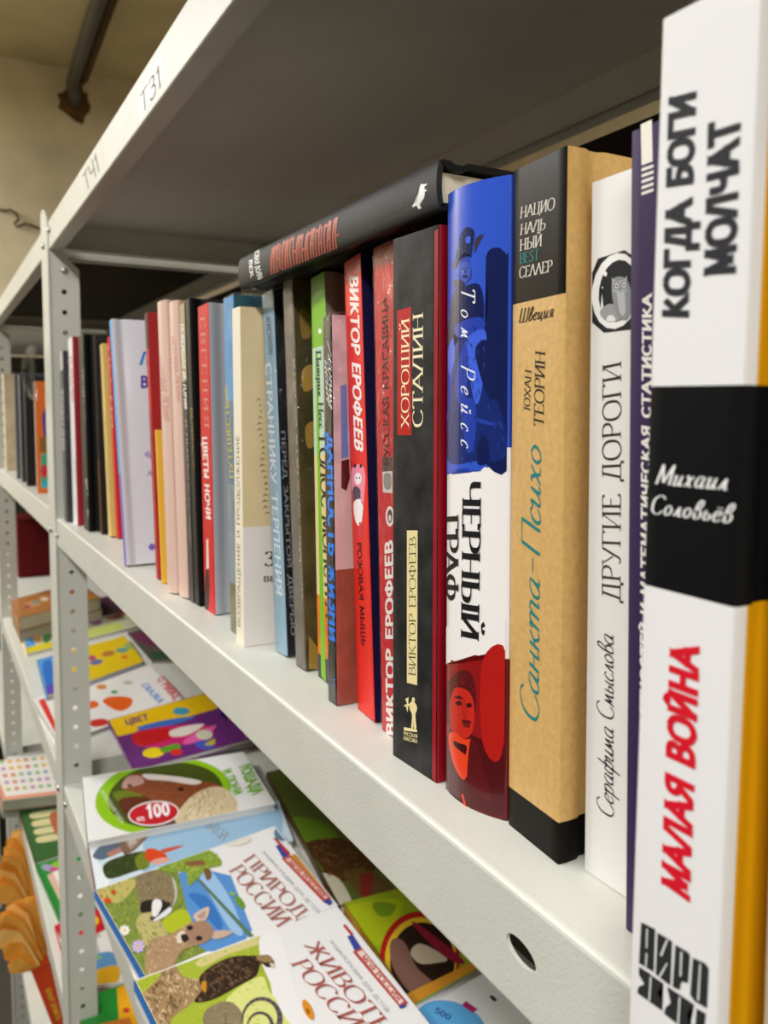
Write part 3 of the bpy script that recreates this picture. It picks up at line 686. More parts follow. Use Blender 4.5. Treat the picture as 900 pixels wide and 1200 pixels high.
sold = [('#3156c8', torn(519.3, 554, 601, 545, -70, 30, 4)),
        (nb, S((596, 300), (601, 292), (601, 535), (566, 538), (572, 480), (567, 420), (572, 350), (570, 300), (584, 290))), (nb, S((572, 299), (590, 294), (591, 303), (571, 306))),
        (nv, S((524, 538), (528, 460), (534, 410), (548, 385), (560, 392), (572, 430), (583, 470), (592, 500), (592, 536), (560, 540))),
        (nb, S((524, 400), (527, 365), (533, 340), (545, 335), (561, 333), (567, 352), (566, 378), (556, 384), (534, 390), (528, 412))),
        (md_, S((533, 383), (548, 374), (564, 372), (569, 382), (556, 392), (538, 396))),
        (sh, S((547, 398), (567, 386), (570, 410), (563, 465), (556, 470), (549, 430))), (md_, S((534, 440), (545, 400), (549, 430), (545, 470), (536, 470))),
        (nb, S((557, 412), (567, 398), (578, 410), (583, 440), (584, 462), (576, 468), (566, 450))),
        (sh, S((525, 412), (531, 396), (533, 420), (527, 440))),
        (md_, S((539, 330), (545, 325), (552, 327), (551, 314), (548, 300), (541, 298), (537, 312))), (nb, S((540, 315), (545, 313), (552, 316), (551, 326), (545, 332), (540, 327))),
        (nb, S((530, 311), (536, 300), (537, 285), (541, 272), (548, 266), (556, 272), (553, 290), (552, 302), (545, 296), (538, 304), (534, 314))), ('#3a3340', S((556, 296), (557, 280), (567, 275), (561, 286))),
        (sh, Ell(549, 281, 3.4, 4.4)), (nb, S((535, 340), (531, 330), (540, 328), (548, 340), (541, 348))),
        (nb, S((560, 520), (565, 510), (571, 514), (573, 540), (560, 544))), (md_, [(545, 482), (560, 490), (581, 496), (580, 499), (558, 495), (545, 487)]),
        (md_, S((540, 470), (548, 466), (558, 474), (556, 520), (548, 530), (542, 500))),]
sold += [('#3c58b4', S((538, 309), (545, 306), (551, 311), (551, 323), (546, 331), (540, 326))), (nb, Ell(542.5, 315, 1.2, .9)), (nb, Ell(548, 314, 1.2, .9)), (nb, S((541, 324), (546, 322), (549, 325), (545, 326))), (nb, S((545, 314), (546.5, 319), (545, 320))), ('#5a78d8', S((541, 317), (544, 317), (543, 321)))]
sold += fur(S((526, 540), (528, 460), (540, 380), (570, 400), (592, 500), (590, 545)), ['#1b337f', '#122362', '#24469c'], 90, 9, 90, 1.6, 25)
sold += fur(S((536, 310), (538, 275), (556, 270), (553, 300)), ['#22407f', '#0c1640', '#2d4fae'], 22, 5, 60, 1.1, 50)
f.pic('soldier_picture', sold, label='dark blue soldier in a plumed hat')
rd, dk, br_ = '#c2281c', '#4d0f14', '#e2401f'
tl = torn(519.3, 779, 596, 764, 110, 30, 4, 2.0)
man = [('#efecea', [(519, 735), (600, 725)] + tl[:31][::-1]), ('#8e1519', tl),
       (dk, S((521, 915), (523, 870), (532, 850), (556, 862), (594, 888), (596, 950), (560, 948), (524, 925))),
       ('#b11c17', S((566, 774), (594, 764), (588, 885), (566, 870))),
       ('#571216', S((522, 835), (524, 805), (530, 793), (543, 785), (554, 792), (558, 815), (556, 840), (540, 850), (526, 850))),
       (rd, S((527, 828), (532, 808), (541, 806), (551, 812), (556, 826), (556, 848), (551, 862), (540, 866), (530, 856))),
       ('#b2241a', S((541, 820), (545, 818), (549, 838), (542, 842))), ('#3d0b0f', S((534, 823), (539, 821), (542, 825), (537, 827))), ('#3d0b0f', S((547, 825), (552, 824), (553, 828), (548, 829))),
       ('#4d0f14', S((532, 817), (538, 815), (543, 819), (538, 819))), ('#7c1a18', S((543, 846), (551, 848), (550, 853), (543, 851))), ('#571216', S((542, 843), (552, 845), (551, 848), (543, 847))),
       (br_, S((526, 862), (533, 858), (544, 866), (555, 866), (556, 875), (548, 908), (541, 912), (530, 890))),
       ('#3d0b0f', S((532, 868), (539, 871), (547, 874), (546, 884), (540, 880), (533, 874))), ('#571216', S((551, 870), (557, 868), (570, 910), (576, 940), (556, 925), (548, 912))),
       ('#e2401f', [(541, 931), (543, 930), (549, 953), (547, 954)])]
man += fur(S((523, 835), (526, 800), (543, 786), (555, 795), (558, 815), (550, 808), (536, 802), (527, 815)), ['#7a1a18', '#3d0b0f', '#97231c'], 50, 4, 60, 1, 80)
f.pic('portrait_picture', man, label='red portrait of a curly-haired man')
f.text('ЧЕРНЫЙ', 'serifbold', (543, 565), (541, 746), (564, 565), '#1b1a1c', 'title_lettering')
f.text('ГРАФ', 'serifbold', (522, 605), (522, 701), (537, 604), '#1b1a1c', 'title_lettering')
f.text('Том Рейсс', 'scriptwide', (541, 335), (541, 522), (557, 334), '#e8ecf4', 'author_lettering')
# --- black with red covers
b = K('black mottled hardback with dark red covers, cream title and archer emblem', -27.0, 1.5, 2.98, 19.7, 0.0, mat('#1f1f20', .5, bump=.1, bscale=1200, var=.55, vscale=90), '#8f0f1c', skew=.15)
f = b.sp
f.pic('cloth_edge', [('#9c1220', [(509.5, 271), (526, 259), (520, 928), (506.5, 912)])])
f.pic('title_panel', [('#b3201c', [(465.5, 364), (482, 359.5), (482.5, 510), (465.8, 510)])])
f.pic('author_panel', [('#e8d9a0', [(477, 621.5), (489.5, 621.5), (489, 803), (477, 800)])])
f.text('ХОРОШИЙ', 'serif', (479.5, 500), (480, 373), (470.5, 500), '#f3e6bf', 'title_lettering')
f.text('СТАЛИН', 'serif', (495.5, 500), (496, 366), (484, 500), '#f3e6bf', 'title_lettering')
f.text('ВИКТОР ЕРОФЕЕВ', 'serifthin', (487, 792), (487.5, 629), (479.5, 791), '#3a3222', 'author_lettering')
f.pic('archer_emblem', [('#e8d9a0', S((482, 853), (483, 838), (480, 830), (481, 823), (486, 823), (489, 830), (487, 838), (488, 853), (485, 853), (485, 842), (484, 853))), ('#e8d9a0', Ell(484.5, 820, 1.9, 2.8)),
     ('#e8d9a0', [(474, 826), (483, 824), (483, 827), (474, 828)]), ('#e8d9a0', [(475, 819), (479, 817), (478, 835), (476, 829), (477, 824)]), ('#e8d9a0', [(473.5, 852), (489, 855), (489, 858), (473.5, 856)])])
f.text('РУССКАЯ', 'bold', (473.5, 861.5), (489.5, 865), (473.5, 857), '#e8d9a0', 'publisher_lettering')
f.text('КЛАССИКА', 'bold', (473.5, 867), (489.5, 871), (473.5, 862.5), '#e8d9a0', 'publisher_lettering')
# --- red shrink wrapped
b = K('crimson paperback in crinkled shrink wrap beside the black mottled hardback', -29.4, 2.35, 2.05, 20.0, -2.1, mat('#c3202c', .35, var=.06, vscale=60), hard=False, film=True)
f = b.sp
f.text('РУССКАЯ КРАСАВИЦА', 'bold', (457, 545), (455, 346), (449.5, 545), '#4c1015', 'title_lettering')
f.text('ВИКТОР ЕРОФЕЕВ', 'heavy', (463, 862), (461, 632), (453, 860), '#efe5df', 'author_lettering')
f.pic('portrait_picture', [('#cfcac6', [(448, 536), (460, 535), (460, 578), (449, 577)]), ('#4b4746', [(448, 536), (460, 535), (460, 552), (448, 553)]), ('#8d8885', S((450, 556), (458, 556), (458, 572), (451, 572))), ('#e8dfdb', Ell(457, 605, 5, 12)), ('#6b3035', Ell(457, 605, 3, 8)), ('#d9d0cc', Ell(457, 607, 1.5, 4))])
# --- red with navy covers
b = K('bright red leaning hardback with navy covers and a pink-haired doll on its spine', -32.1, 2.6, 2.12, 19.95, -3.6, mat('#e02a20', .4, coat=.15), '#16163a', '#d9281f', skew=-.25)
f = b.sp
f.text('ВИКТОР ЕРОФЕЕВ', 'heavy', (409.5, 324), (415.5, 526), (420, 324), '#f6eae4', 'author_lettering')
f.text('РОЗОВАЯ МЫШЬ', 'bold', (418.5, 636), (423.5, 756), (423.5, 636), '#4b1116', 'title_lettering')
f.pic('doll_picture', [('#ef8fa8', S((412, 553), (415, 546), (424, 545), (428, 556), (427, 578), (424, 584), (413, 575))), ('#2a2026', Ell(416, 546, 1.6, 2.2)), ('#2a2026', Ell(423, 546, 1.6, 2.2)), ('#f2ecea', Ell(419.5, 561, 4.2, 7)),
     ('#2a2026', Ell(418, 560, .8, 1.2)), ('#2a2026', Ell(421.5, 560, .8, 1.2)), ('#4a4a5a', S((414, 572), (420, 571), (424, 580), (422, 592), (415, 590))), ('#f4efec', S((415, 588), (425, 587), (424, 612), (420, 616), (416, 608))), ('#ef8fa8', S((423, 570), (427, 572), (426, 590), (423, 588))),
     ('#c34554', [(421, 612), (423.5, 612), (424, 628), (421, 632)])])
# --- black with handwritten author and blue title
b = K('short black shiny paperback with scribbled white signature and bright blue title', -33.72, 1.9, .98, 17.6, -1.3, mat('#19171a', .3, coat=.3), mat('#9c4b3c', .45, var=.25, vscale=60), hard=False, film=True,
      bands=[(.11, .176, None, mat('#c9a8ae', .45, var=.25, vscale=90)), (.062, .11, None, mat('#d9b3b0', .45, var=.1))])
f = b.sp
f.text('ДАННОСТЬ ЖИЗНИ', 'heavy', (383, 507), (386, 750), (393.5, 507), '#1282f5', 'title_lettering', label='bright blue title')
f.text('Леонид', 'script', (384, 400), (388, 480), (392, 400), '#e9e9ec', 'author_lettering')
f.text('йеип', 'script', (380.5, 420), (383, 470), (386, 420), '#d9d9dc', 'author_lettering')
f.text('11', 'sans', (388, 793), (388, 803), (396, 795), '#2a5da8', 'publisher_emblem')
b.rt.pic('picture', [('#7386c8', [(399, 452), (406, 450), (408, 535), (400, 538)]), ('#5b1d22', [(400, 540), (409, 538), (410, 560), (406, 575), (400, 572)])])
# --- green
b = K('lime green spined book with pale mint middle and yellow foot, behind the short black paperback', -37.15, 2.95, 2.1, 19.9, -1.8, mat('#78b81c', .45, coat=.2), mat('#4b4338', .6, var=.3, vscale=50), '#7cc01e', hard=True, skew=-.2,
      bands=[(.112, .1645, mat('#bcd9bd', .45), None), (.042, .112, mat('#e3cf94', .45), None), (.0, .012, mat('#4a3d4e', .5), None), (.012, .042, mat('#d77d1e', .5, var=.3), None), (.178, .199, mat('#78b81c', .45), mat('#7d7268', .6))])
f = b.sp
f.pic('green_edge', [('#78b81c', [(369.5, 412), (372, 410), (382, 800), (376.5, 792)]), ('#f0f4ea', Ell(375, 388, 2, 3))])
f.text('Патрик Несс', 'serifbold', (370.5, 412), (374.5, 502), (376, 411), '#2d3d35', 'author_lettering')
f.text('ГОЛОС МОНСТРА', 'serifbold', (374, 512), (382, 722), (383.5, 512), '#35261d', 'title_lettering')
# --- grey brown wrapped
b = K('grey-brown shrink-wrapped book with creased shiny film and camouflage cover', -39.3, 2.65, 1.35, 20.1, -3.9, mat('#6f675c', .4, var=.2, vscale=60), mat('#4a3c1e', .45, var=.65, vscale=38), hard=False, film=True)
b.sp.text('ВТОРАЯ СТОРОНА МЕДАЛИ', 'bold', (344, 420), (354, 700), (349, 420), '#c6ae8e', 'title_lettering')
b.rt.pic('picture', [('#b0873f', S((354, 435), (366, 428), (368, 452), (356, 458))), ('#a57f3a', S((358, 500), (369, 495), (369, 520), (360, 524))), ('#a57f3a', [(362, 745), (373, 760), (373, 784), (362, 784)]), ('#8b6c36', S((352, 362), (363, 370), (366, 390), (354, 396)))])
# --- light blue
b = K('pale blue shrink-wrapped paperback with white capitals and black back cover', -42.3, 2.7, 1.75, 19.9, -4.6, mat('#8fb0c4', .35), mat('#1d1d22', .4), hard=False, film=True)
f = b.sp
f.text('СТРАННИКУ ТЕРПЕНИЯ', 'bold', (311, 426), (324, 695), (318, 425), '#dde6ea', 'title_lettering')
f.text('КОНСТАНТИН', 'bold', (312, 372), (315, 415), (317, 372), '#55707f', 'author_lettering')
b.rt.text('ПЕРЕД ЗАКРЫТОЙ ДВЕРЬЮ', 'bold', (329, 505), (341, 745), (334, 505), '#85868c', 'cover_lettering')
# --- cream
b = K('cream paperback turned to show its tan and white front cover', -45.2, 1.4, 1.38, 19.15, -.1, mat('#ece4cf', .5), mat('#d8c49a', .5, var=.04), '#ece4cf', hard=False, film=False,
      bands=[(0, .0685, None, mat('#e0dad4', .5))])
b.sp.text('ВОЗВРАЩЕНИЕ И ПРОДОЛЖЕНИЕ', 'sans', (282, 735), (280.5, 510), (278.5, 733), '#8f8877', 'title_lettering')
f = b.rt
f.text('ЗА', 'serifbold', (310, 663), (336, 662), (310, 647), '#3c3832', 'cover_lettering')
f.text('ВЕЧЕР', 'bold', (309, 682), (345, 681), (309, 675), '#6b655c', 'cover_lettering')
f.pic('branch_drawing', [('#a08e68', [(300 + 2 * sin(k) + k * .5, 470 + k * 7), (303 + 2 * sin(k) + k * .5, 466 + k * 7), (306 + k * .6, 469 + k * 7), (303 + k * .5, 468.5 + k * 7)]) for k in range(20)])
# --- blue wrapped
b = K('blue picture-spined shrink-wrapped book tucked behind the cream paperback', -47.7, 1.9, 1.9, 20.1, -1.7, mat('#3f93cf', .4, var=.2, vscale=60), mat('#24505f', .4), hard=False, film=True,
      bands=[(0, .03, mat('#7e7a5a', .4, var=.5), None), (.03, .09, mat('#8796a0', .4, var=.3), None), (.09, .14, mat('#5b7f98', .4, var=.2), None)])
b.sp.text('ПУТЕШЕСТВИЕ', 'bold', (274, 560), (267, 450), (269, 560), '#c9bf52', 'title_lettering')
# --- red with grey covers
b = K('tall red spined hardback with light grey front cover', -54.1, 2.2, 2.45, 20.35, -1.6, mat('#cf2126', .4), mat('#a9acb4', .5), '#a9acb4', hard=True)
f = b.sp
f.text('ЕВГЕНИЯ', 'wide', (234.5, 372), (240, 500), (240, 371), '#d98d86', 'author_lettering')
f.text('ЦВЕТЫ НОЧИ', 'heavy', (237, 512), (241.5, 608), (243, 512), '#f4e2dc', 'title_lettering')
f.pic('figure_drawing', [('#f0d8d0', [(242, 632), (244, 631), (245, 665), (242, 672)]), ('#3b1c1e', S((241, 672), (245, 670), (245, 708), (240, 712)))])
# --- thin blacks and pinks
b = K('narrow black book with gold lettering, immediately left of the tall red one', -55.75, 2.0, 1.1, 21.1, -3.4, mat('#1d1c1b', .4), '#101011', hard=True)
b.sp.text('ВЕЛИКОЛЕПНЫЙ', 'sans', (223, 478), (230, 590), (227, 478), '#b59a52', 'title_lettering')
b = K('thin charcoal book with pale capitals down its upper spine', -57.1, 1.95, 1.25, 20.9, -3.2, mat('#4a4642', .45), '#2e2b29', hard=False, bands=[(.155, .209, mat('#b3a27c', .45), None)])
b.sp.text('НОВЕЙШАЯ ИСТОРИЯ', 'heavy', (211, 380), (216, 478), (216, 380), '#e8e4da', 'author_lettering')
b.sp.text('И НЕМНОГО ПРАВДЫ', 'sans', (216.5, 492), (223.5, 640), (221, 492), '#9a948a', 'title_lettering')
pink = mat('#dcbcae', .35, coat=.3)
b = K('right-hand one of the two pale pink books', -58.9, 1.75, 1.72, 21.25, -3.9, pink, mat('#c79f83', .5), skew=.2, bulge=.15)
b.sp.text('ИСТОРИЯ ЛЮБВИ', 'sans', (201, 395), (208, 470), (205, 395), '#d08c86', 'title_lettering')
b = K('left-hand one of the two pale pink books', -60.75, 1.4, 1.7, 21.5, -4.2, pink, mat('#d9b7a8', .5), skew=.2, bulge=.15)
b.sp.text('ИСТОРИЯ ЛЮБВИ', 'sans', (185, 420), (192, 492), (189, 420), '#d08c86', 'title_lettering')
b = K('low slim yellow booklet beside the left pink book', -63.9, 1.7, .45, 12.0, -6.0, mat('#e3b13c', .5), hard=False)
b = K('thin red and black book standing in front of the big white and blue one', -66.0, 1.8, .95, 21.4, -6.1, mat('#b02a2a', .4, var=.35, vscale=60), mat('#a02222', .4), hard=False, bands=[(.185, .214, mat('#3a1d20', .4, var=.6, vscale=90), None)])
b.sp.text('БОЛЬШАЯ КНИГА ПРО ВСЕ', 'bold', (174, 400), (187, 660), (178, 400), '#e2b3a6', 'title_lettering')
b = K('big white leaning hardback with a blue edge, its front cover turned to the camera', -72.9, 0.7, .95, 21.9, -11.0, mat('#5aa6e8', .4), mat('#cfcfd6', .4, coat=.2), '#e8e8ec', depth=15, hard=True, bands=[(0, .08, mat('#7a6bc0', .4), None)], )
f = b.rt
f.text('ЛВ', 'heavy', (163, 428), (186, 428), (163, 412), '#2e86d6', 'cover_lettering', label='blue cover lettering')
f.text('В', 'heavy', (165, 455), (174, 455), (165, 440), '#5a3fa0', 'cover_lettering')
f.pic('star_drawing', [('#b9a8d0', [(168, 532), (174, 528), (180, 538), (172, 536)]), ('#b9a8d0', [(170, 560), (176, 550), (180, 560), (174, 556)]), ('#7a6bc0', Ell(178, 641, 4, 4))])
b = K('thin red book with yellow letters near its foot, leaning on the white and blue one', -89.6, 3.3, 1.1, 21.5, -7.0, mat('#d8262c', .4), '#b41d24', hard=False)
b.sp.text('ЗОЛОТО', 'heavy', (135.5, 541), (139, 585), (139, 541), '#f2c21c', 'title_lettering')
b.sp.text('ПЕСНЯ', 'bold', (127, 405), (131, 500), (129.5, 405), '#eab0a0', 'author_lettering')
b = K('straw yellow book between the thin red and the black ones', -91.3, 2.8, 1.35, 20.8, -6.8, mat('#dcc178', .5, var=.12, vscale=60), '#cdb068', hard=False)
b = K('slim black book with white lettering and brown foot, left of the straw yellow one', -93.9, 2.4, 1.15, 21.8, -5.0, mat('#2a211b', .4), '#1b1613', hard=False, bands=[(0, .08, mat('#5a3c20', .5), None)])
b.sp.text('ЗИМНИЙ', 'bold', (113, 440), (117, 505), (116, 440), '#c9c3b8', 'author_lettering')
b.sp.text('РОМАН', 'heavy', (118, 564), (121, 612), (122, 564), '#d5d0c6', 'title_lettering')
b = K('thick black hardback with grey lettering, left of the slim black one', -98.9, 1.5, 3.3, 22.0, -2.2, mat('#211f1e', .4), '#0f0f10', hard=True)
b.sp.text('ГОРОД У МОРЯ', 'bold', (96, 433), (100.5, 505), (101, 433), '#a9a79e', 'author_lettering')
b.sp.text('САГА', 'heavy', (100, 561), (102.5, 583), (105.5, 561), '#d5d0c6', 'title_lettering')
b.sp.text('ОН', 'heavy', (102, 596), (103.5, 609), (106, 596), '#d5d0c6', 'volume_lettering')
b = K('white book with a reddish edge and pink title, third from the post', -104.9, 1.2, 3.2, 22.2, -1.4, mat('#eae6e6', .45, var=.05), '#a8323a', hard=True)
b.sp.text('РОМАНЫ', 'sans', (80, 418), (83, 468), (86, 418), '#d88f7a', 'title_lettering')
b.sp.text('ВОЙНА', 'sans', (87, 540), (90, 580), (91, 540), '#b9a9ac', 'title_lettering')
b = K('dark grey shrink-wrapped book pressed against the front post', -107.9, 0.6, 2.4, 20.8, -1.2, mat('#4c4f57', .45, var=.2, vscale=40), '#33353b', hard=False, film=True, bands=[(.185, .208, mat('#c9c9c4', .45), None)])
b.sp.text('ТЕРАПИЯ', 'bold', (67, 455), (71, 525), (74, 455), '#b5b6ae', 'title_lettering')
# --- the book lying across the tops
zb = 0.2012
A0 = Vector((-.4385, .0145, zb)); A1 = Vector((-.2372, .0145, zb))
zd = (A1 - A0).normalized()                     # book height direction along the shelf
xd = Vector((0, 0, -1)); yd = zd.cross(xd).normalized()
# local x = downward thickness, y = depth into the shelf, z = height
yd = Vector((-zd.y, zd.x, 0)).normalized(); 
xd = yd.cross(zd).normalized()
TH = 1.68
org = A0 if xd.z > 0 else A0 + Vector((0, 0, TH / 100))
M = Matrix((( xd.x, yd.x, zd.x, org.x), (xd.y, yd.y, zd.y, org.y), (xd.z, yd.z, zd.z, org.z), (0, 0, 0, 1)))
b = K('black hardback lying flat across the tops of the standing books, scratchy red title', 0, 0, TH, 20.13, 0, mat('#2c2d2f', .5, bump=.2, bscale=1500, var=.12, vscale=60), '#1d1d1e', depth=13.2, bulge=.12, M=M, group=None)
b.cover['label'] = 'matt black cloth cover'
f = b.sp
random.seed(11)
scr = []
for k in range(24):
    t = k / 23; x = 318 + (394 - 318) * t; yt = 289 - (289 - 255) * t; yb = 322 - (322 - 296) * t
    yt += random.uniform(-2, 2); yb += random.uniform(-3, 3)
    sl = random.uniform(-1, 2.4)
    scr.append(('#a33a26', [(x, yb), (x + 1.6, yb - 1.0), (x + 2.0 + sl, yt), (x + sl * .6, yt + .8)]))
    if k % 3 == 1: scr.append(('#a33a26', [(x, yt + 3), (x + 3.6, yt + 1), (x + 3.8, yt + 4), (x, yt + 6)]))
    if k % 3 == 2: scr.append(('#a33a26', [(x - .6, (yt + yb) / 2), (x + 3.6, (yt + yb) / 2 - 2), (x + 3.6, (yt + yb) / 2 + 1), (x, (yt + yb) / 2 + 3)]))
f.pic('title_lettering', scr, label='rusty red scratched title')
f.text('НОВАЯ ВОЛНА', 'heavy', (299, 293), (303.5, 331), (305, 291), '#dededb', 'author_lettering')
f.text('ВЕК', 'heavy', (292.3, 305), (294, 326), (296.5, 304), '#dededb', 'author_lettering')
f.pic('animal_emblem', [('#eceae6', S((489, 241), (484, 243), (484, 240), (489, 236), (490, 228), (493, 217), (496, 216), (498, 222), (497, 232), (492, 238), (491, 246))), ('#eceae6', [(494, 217), (500, 215), (500, 217), (495, 220)]), ('#eceae6', [(494, 223), (500, 222), (500, 224), (495, 226)]), ('#eceae6', [(490, 240), (494, 243), (493, 245), (489, 243)])])

# ------------------------------------------------------------------ magazines and flat books on the lower shelves
def CR(x0, y0, s): return lambda *p: [(x0 + a / s, y0 + b / s) for a, b in p]
def CS(x0, y0, s, n=4): return lambda *p: catmull([(x0 + a / s, y0 + b / s) for a, b in p], n, True)
class Mag:
    """a thin bound booklet lying flat: covers, page block, stapled spine; quad = far-left, far-right, near-right, near-left corners seen from above"""
    def __init__(s, name, label, quad, ztop, thick, cover='#efefed', spine=None, group='children magazines and picture books laid out on the lower shelf', edge=None, copies=0, cat='book', seg=None):
        s.px = quad; Q = [onz(p, ztop) for p in quad]; c = sum(Q, Vector()) / 4; zb = ztop - thick
        s.M = Matrix.Translation((c.x, c.y, zb)); s.root = empty(name, label, cat, s.M, group)
        L = [(q.x - c.x, q.y - c.y) for q in Q]
        def slab(nm, z0, z1, k, mt, par):
            P = [(x * k, y * k) for x, y in L]
            vs = [(x, y, z0) for x, y in P] + [(x, y, z1) for x, y in P]
            ar = sum(P[i][0] * P[(i + 1) % 4][1] - P[(i + 1) % 4][0] * P[i][1] for i in range(4))
            fs = [(3, 2, 1, 0), (4, 5, 6, 7)] + [(i, (i + 1) % 4, 4 + (i + 1) % 4, 4 + i) for i in range(4)]
            if ar < 0: fs = [f[::-1] for f in fs]
            return link_mesh(nm, vs, fs, mt, par)
        cm = mat(cover, .28, .5, coat=.25); t = .0007
        slab('front_cover', thick - t, thick, 1, cm, s.root)
        slab('pages', t, thick - t, .988, mat(edge or '#e4e2dc', .8), s.root)
        slab('back_cover', 0, t, 1, mat(spine or cover, .35), s.root)
        P = [Vector((x, y, 0)) for x, y in L]
        a, b = P[3], P[0]                            # the spine runs along the front edge
        d = (b - a).normalized(); nrm = Vector((d.y, -d.x, 0)); nrm = nrm if nrm.dot(a + b) > 0 else -nrm
        vs = []
        for q in (a, b):
            for z in (0.0, thick): vs.append(q + nrm * .0003 + Vector((0, 0, z)))
            for z in (0.0, thick): vs.append(q - nrm * .0008 + Vector((0, 0, z)))
        link_mesh('spine', vs, [(0, 1, 5, 4), (2, 6, 7, 3), (0, 2, 3, 1), (4, 5, 7, 6), (1, 3, 7, 5), (0, 4, 6, 2)], mat(spine or cover, .35), s.root)
        s.f = Face(s.root, s.M, 'top', thick); s.f.rough = .28; s.f.coat = .25
        k = .985; cx = sum(p[0] for p in quad) / 4; cy = sum(p[1] for p in quad) / 4
        s.f.clip = [(cx + (x - cx) * k, cy + (y - cy) * k) for x, y in quad]
GR = ['#5d7a22', '#7f9a2e', '#9db33c', '#48611c', '#b5b860']
ZS = ZL + .0002
random.seed(21)
# castle picture book, mostly covered
mg = Mag('picture_book', 'pale blue castle picture book, mostly hidden under the horse magazine', [(102, 985), (326, 938), (344, 985), (113, 1050)], ZS + .0085, .0085, '#cfe0ec', '#c98f98')
C = CR(100, 980, 5.625); Z = CS(100, 980, 5.625)
mg.f.pic('cover_picture', [('#9cc0dc', C((380, -200), (1300, -200), (1300, 200), (380, 250))), ('#e6eef2', Z((10, 40), (120, 40), (60, 120), (160, 300), (60, 340), (20, 160))), ('#56667a', Z((50, 120), (120, 50), (200, 40), (240, 80), (130, 150), (70, 150))),
    ('#b07a68', C((140, 110), (230, 70), (250, 100), (160, 140))), ('#7d5f52', C((215, 10), (330, -30), (420, 0), (330, 90), (260, 130), (220, 60))), ('#a88f7c', C((250, 20), (330, -10), (380, 10), (300, 90))), ('#c7bdb2', C((280, 30), (330, 15), (340, 40), (290, 60))),
    ('#34401f', Z((120, 190), (240, 130), (400, 100), (420, 190), (300, 240), (150, 280))), ('#77822a', Z((330, 140), (410, 100), (420, 200), (350, 220))), ('#d9481f', Z((400, 90), (440, 80), (500, 100), (540, 140), (450, 170), (400, 150))),
    ('#c9543c', Z((500, 90), (600, 65), (650, 60), (600, 85), (520, 110))), ('#dba58f', Z((440, 160), (520, 140), (560, 160), (450, 190)))]
    + fur(Z((120, 190), (240, 130), (400, 100), (420, 190), (300, 240), (150, 280)), ['#4a5a24', '#232d14', '#66742a'], 60, 5, -20, 1, 60))
mg.f.text('ЗАМКИ', 'serif', (231, 962), (262, 986), (238, 953), '#8f959c', 'title_lettering')
# nature book
bq = [(110.5, 1043), (322, 968), (396, 1061), (170, 1146)]
for k in (0,):
    Mag('picture_book', 'second copy of the badger and fawn book, directly beneath the first', [(x + 1, y + 7) for x, y in bq], ZS + .0085, .0085, '#eef0f0', '#e8e6e4')
mg = Mag('picture_book', 'white book with a badger and a fawn on its cover and copper capitals', bq, ZS + .017, .0083, '#f1efee', '#2f78c8')
C = CR(100, 980, 5.625); Z = CS(100, 980, 5.625)
grass = C((55, 360), (250, 280), (600, 180), (720, 700), (800, 760), (400, 930), (300, 800))
badg = Z((340, 260), (440, 228), (540, 250), (600, 320), (600, 400), (560, 480), (460, 460), (370, 510), (350, 440), (335, 340))
deer = Z((400, 900), (420, 700), (560, 650), (700, 570), (780, 575), (835, 640), (800, 700), (700, 730), (620, 780), (520, 960))
sh_ = [('#5b93d2', C((600, 250), (720, 200), (960, 260), (1100, 620), (1000, 760), (700, 760), (640, 500))), ('#9fc4ea', Z((740, 240), (820, 220), (960, 420), (1040, 640), (960, 620), (840, 420))), ('#3c78c0', Z((680, 380), (800, 400), (900, 560), (880, 620), (760, 480))),
       ('#7f9040', grass), ('#c2b36a', Z((60, 380), (240, 290), (340, 300), (250, 420), (150, 440))), ('#c4b578', Z((340, 540), (430, 500), (520, 590), (540, 650), (400, 720), (350, 640)))]
sh_ += fur(grass, GR, 420, 6, 80, 1.3, 50)
sh_ += [('#b4c02a', Z((510, 560), (640, 480), (700, 560), (640, 620), (560, 640))), ('#8a7b5c', badg)] + fur(badg, ['#a48e63', '#6d6453', '#83765e', '#b79a66', '#595349'], 260, 5, 70, 1, 35)
sh_ += [('#26231f', Z((370, 440), (440, 420), (520, 430), (560, 470), (500, 540), (440, 540), (440, 500), (370, 505))), ('#ecebe6', Z((445, 430), (490, 420), (505, 460), (470, 530), (440, 520))), ('#26231f', Z((470, 540), (520, 450), (560, 440), (545, 480), (490, 545))),
        ('#e6e6ea', Z((450, 555), (540, 480), (560, 470), (570, 490), (530, 530), (460, 562))), ('#4c4640', Ell(100 + 440 / 5.625, 980 + 545 / 5.625, 2.6, 2.6))]
sh_ += [('#bfc0ae', Z((570, 270), (600, 320), (605, 400), (575, 470), (590, 380)))]
sh_ += [('#8aa33c', Z((480, 200), (620, 130), (760, 80), (860, 120), (900, 190), (800, 220), (740, 280), (680, 330), (660, 240), (560, 240)))] + fur(Z((480, 200), (620, 130), (760, 80), (880, 120), (900, 190), (800, 220), (700, 320), (660, 240)), ['#6d8a2c', '#a6ba4c', '#55701f', '#c3cc72'], 130, 6, -10, 1.2, 70)
sh_ += [('#8a5b3c', Z((650, 180), (760, 160), (790, 190), (700, 200))), ('#7a5a34', Z((780, 220), (820, 220), (830, 270), (800, 290))), ('#5f7a5c', C((735, 290), (755, 285), (1320, 880), (1290, 900)))]
sh_ += [('#b0906c', deer)] + fur(deer, ['#c7a882', '#93714e', '#d8c3a4', '#a5835e'], 200, 5, -20, 1.1, 40)
hx = lambda *p: CS(80, 860, 3.214)(*p)
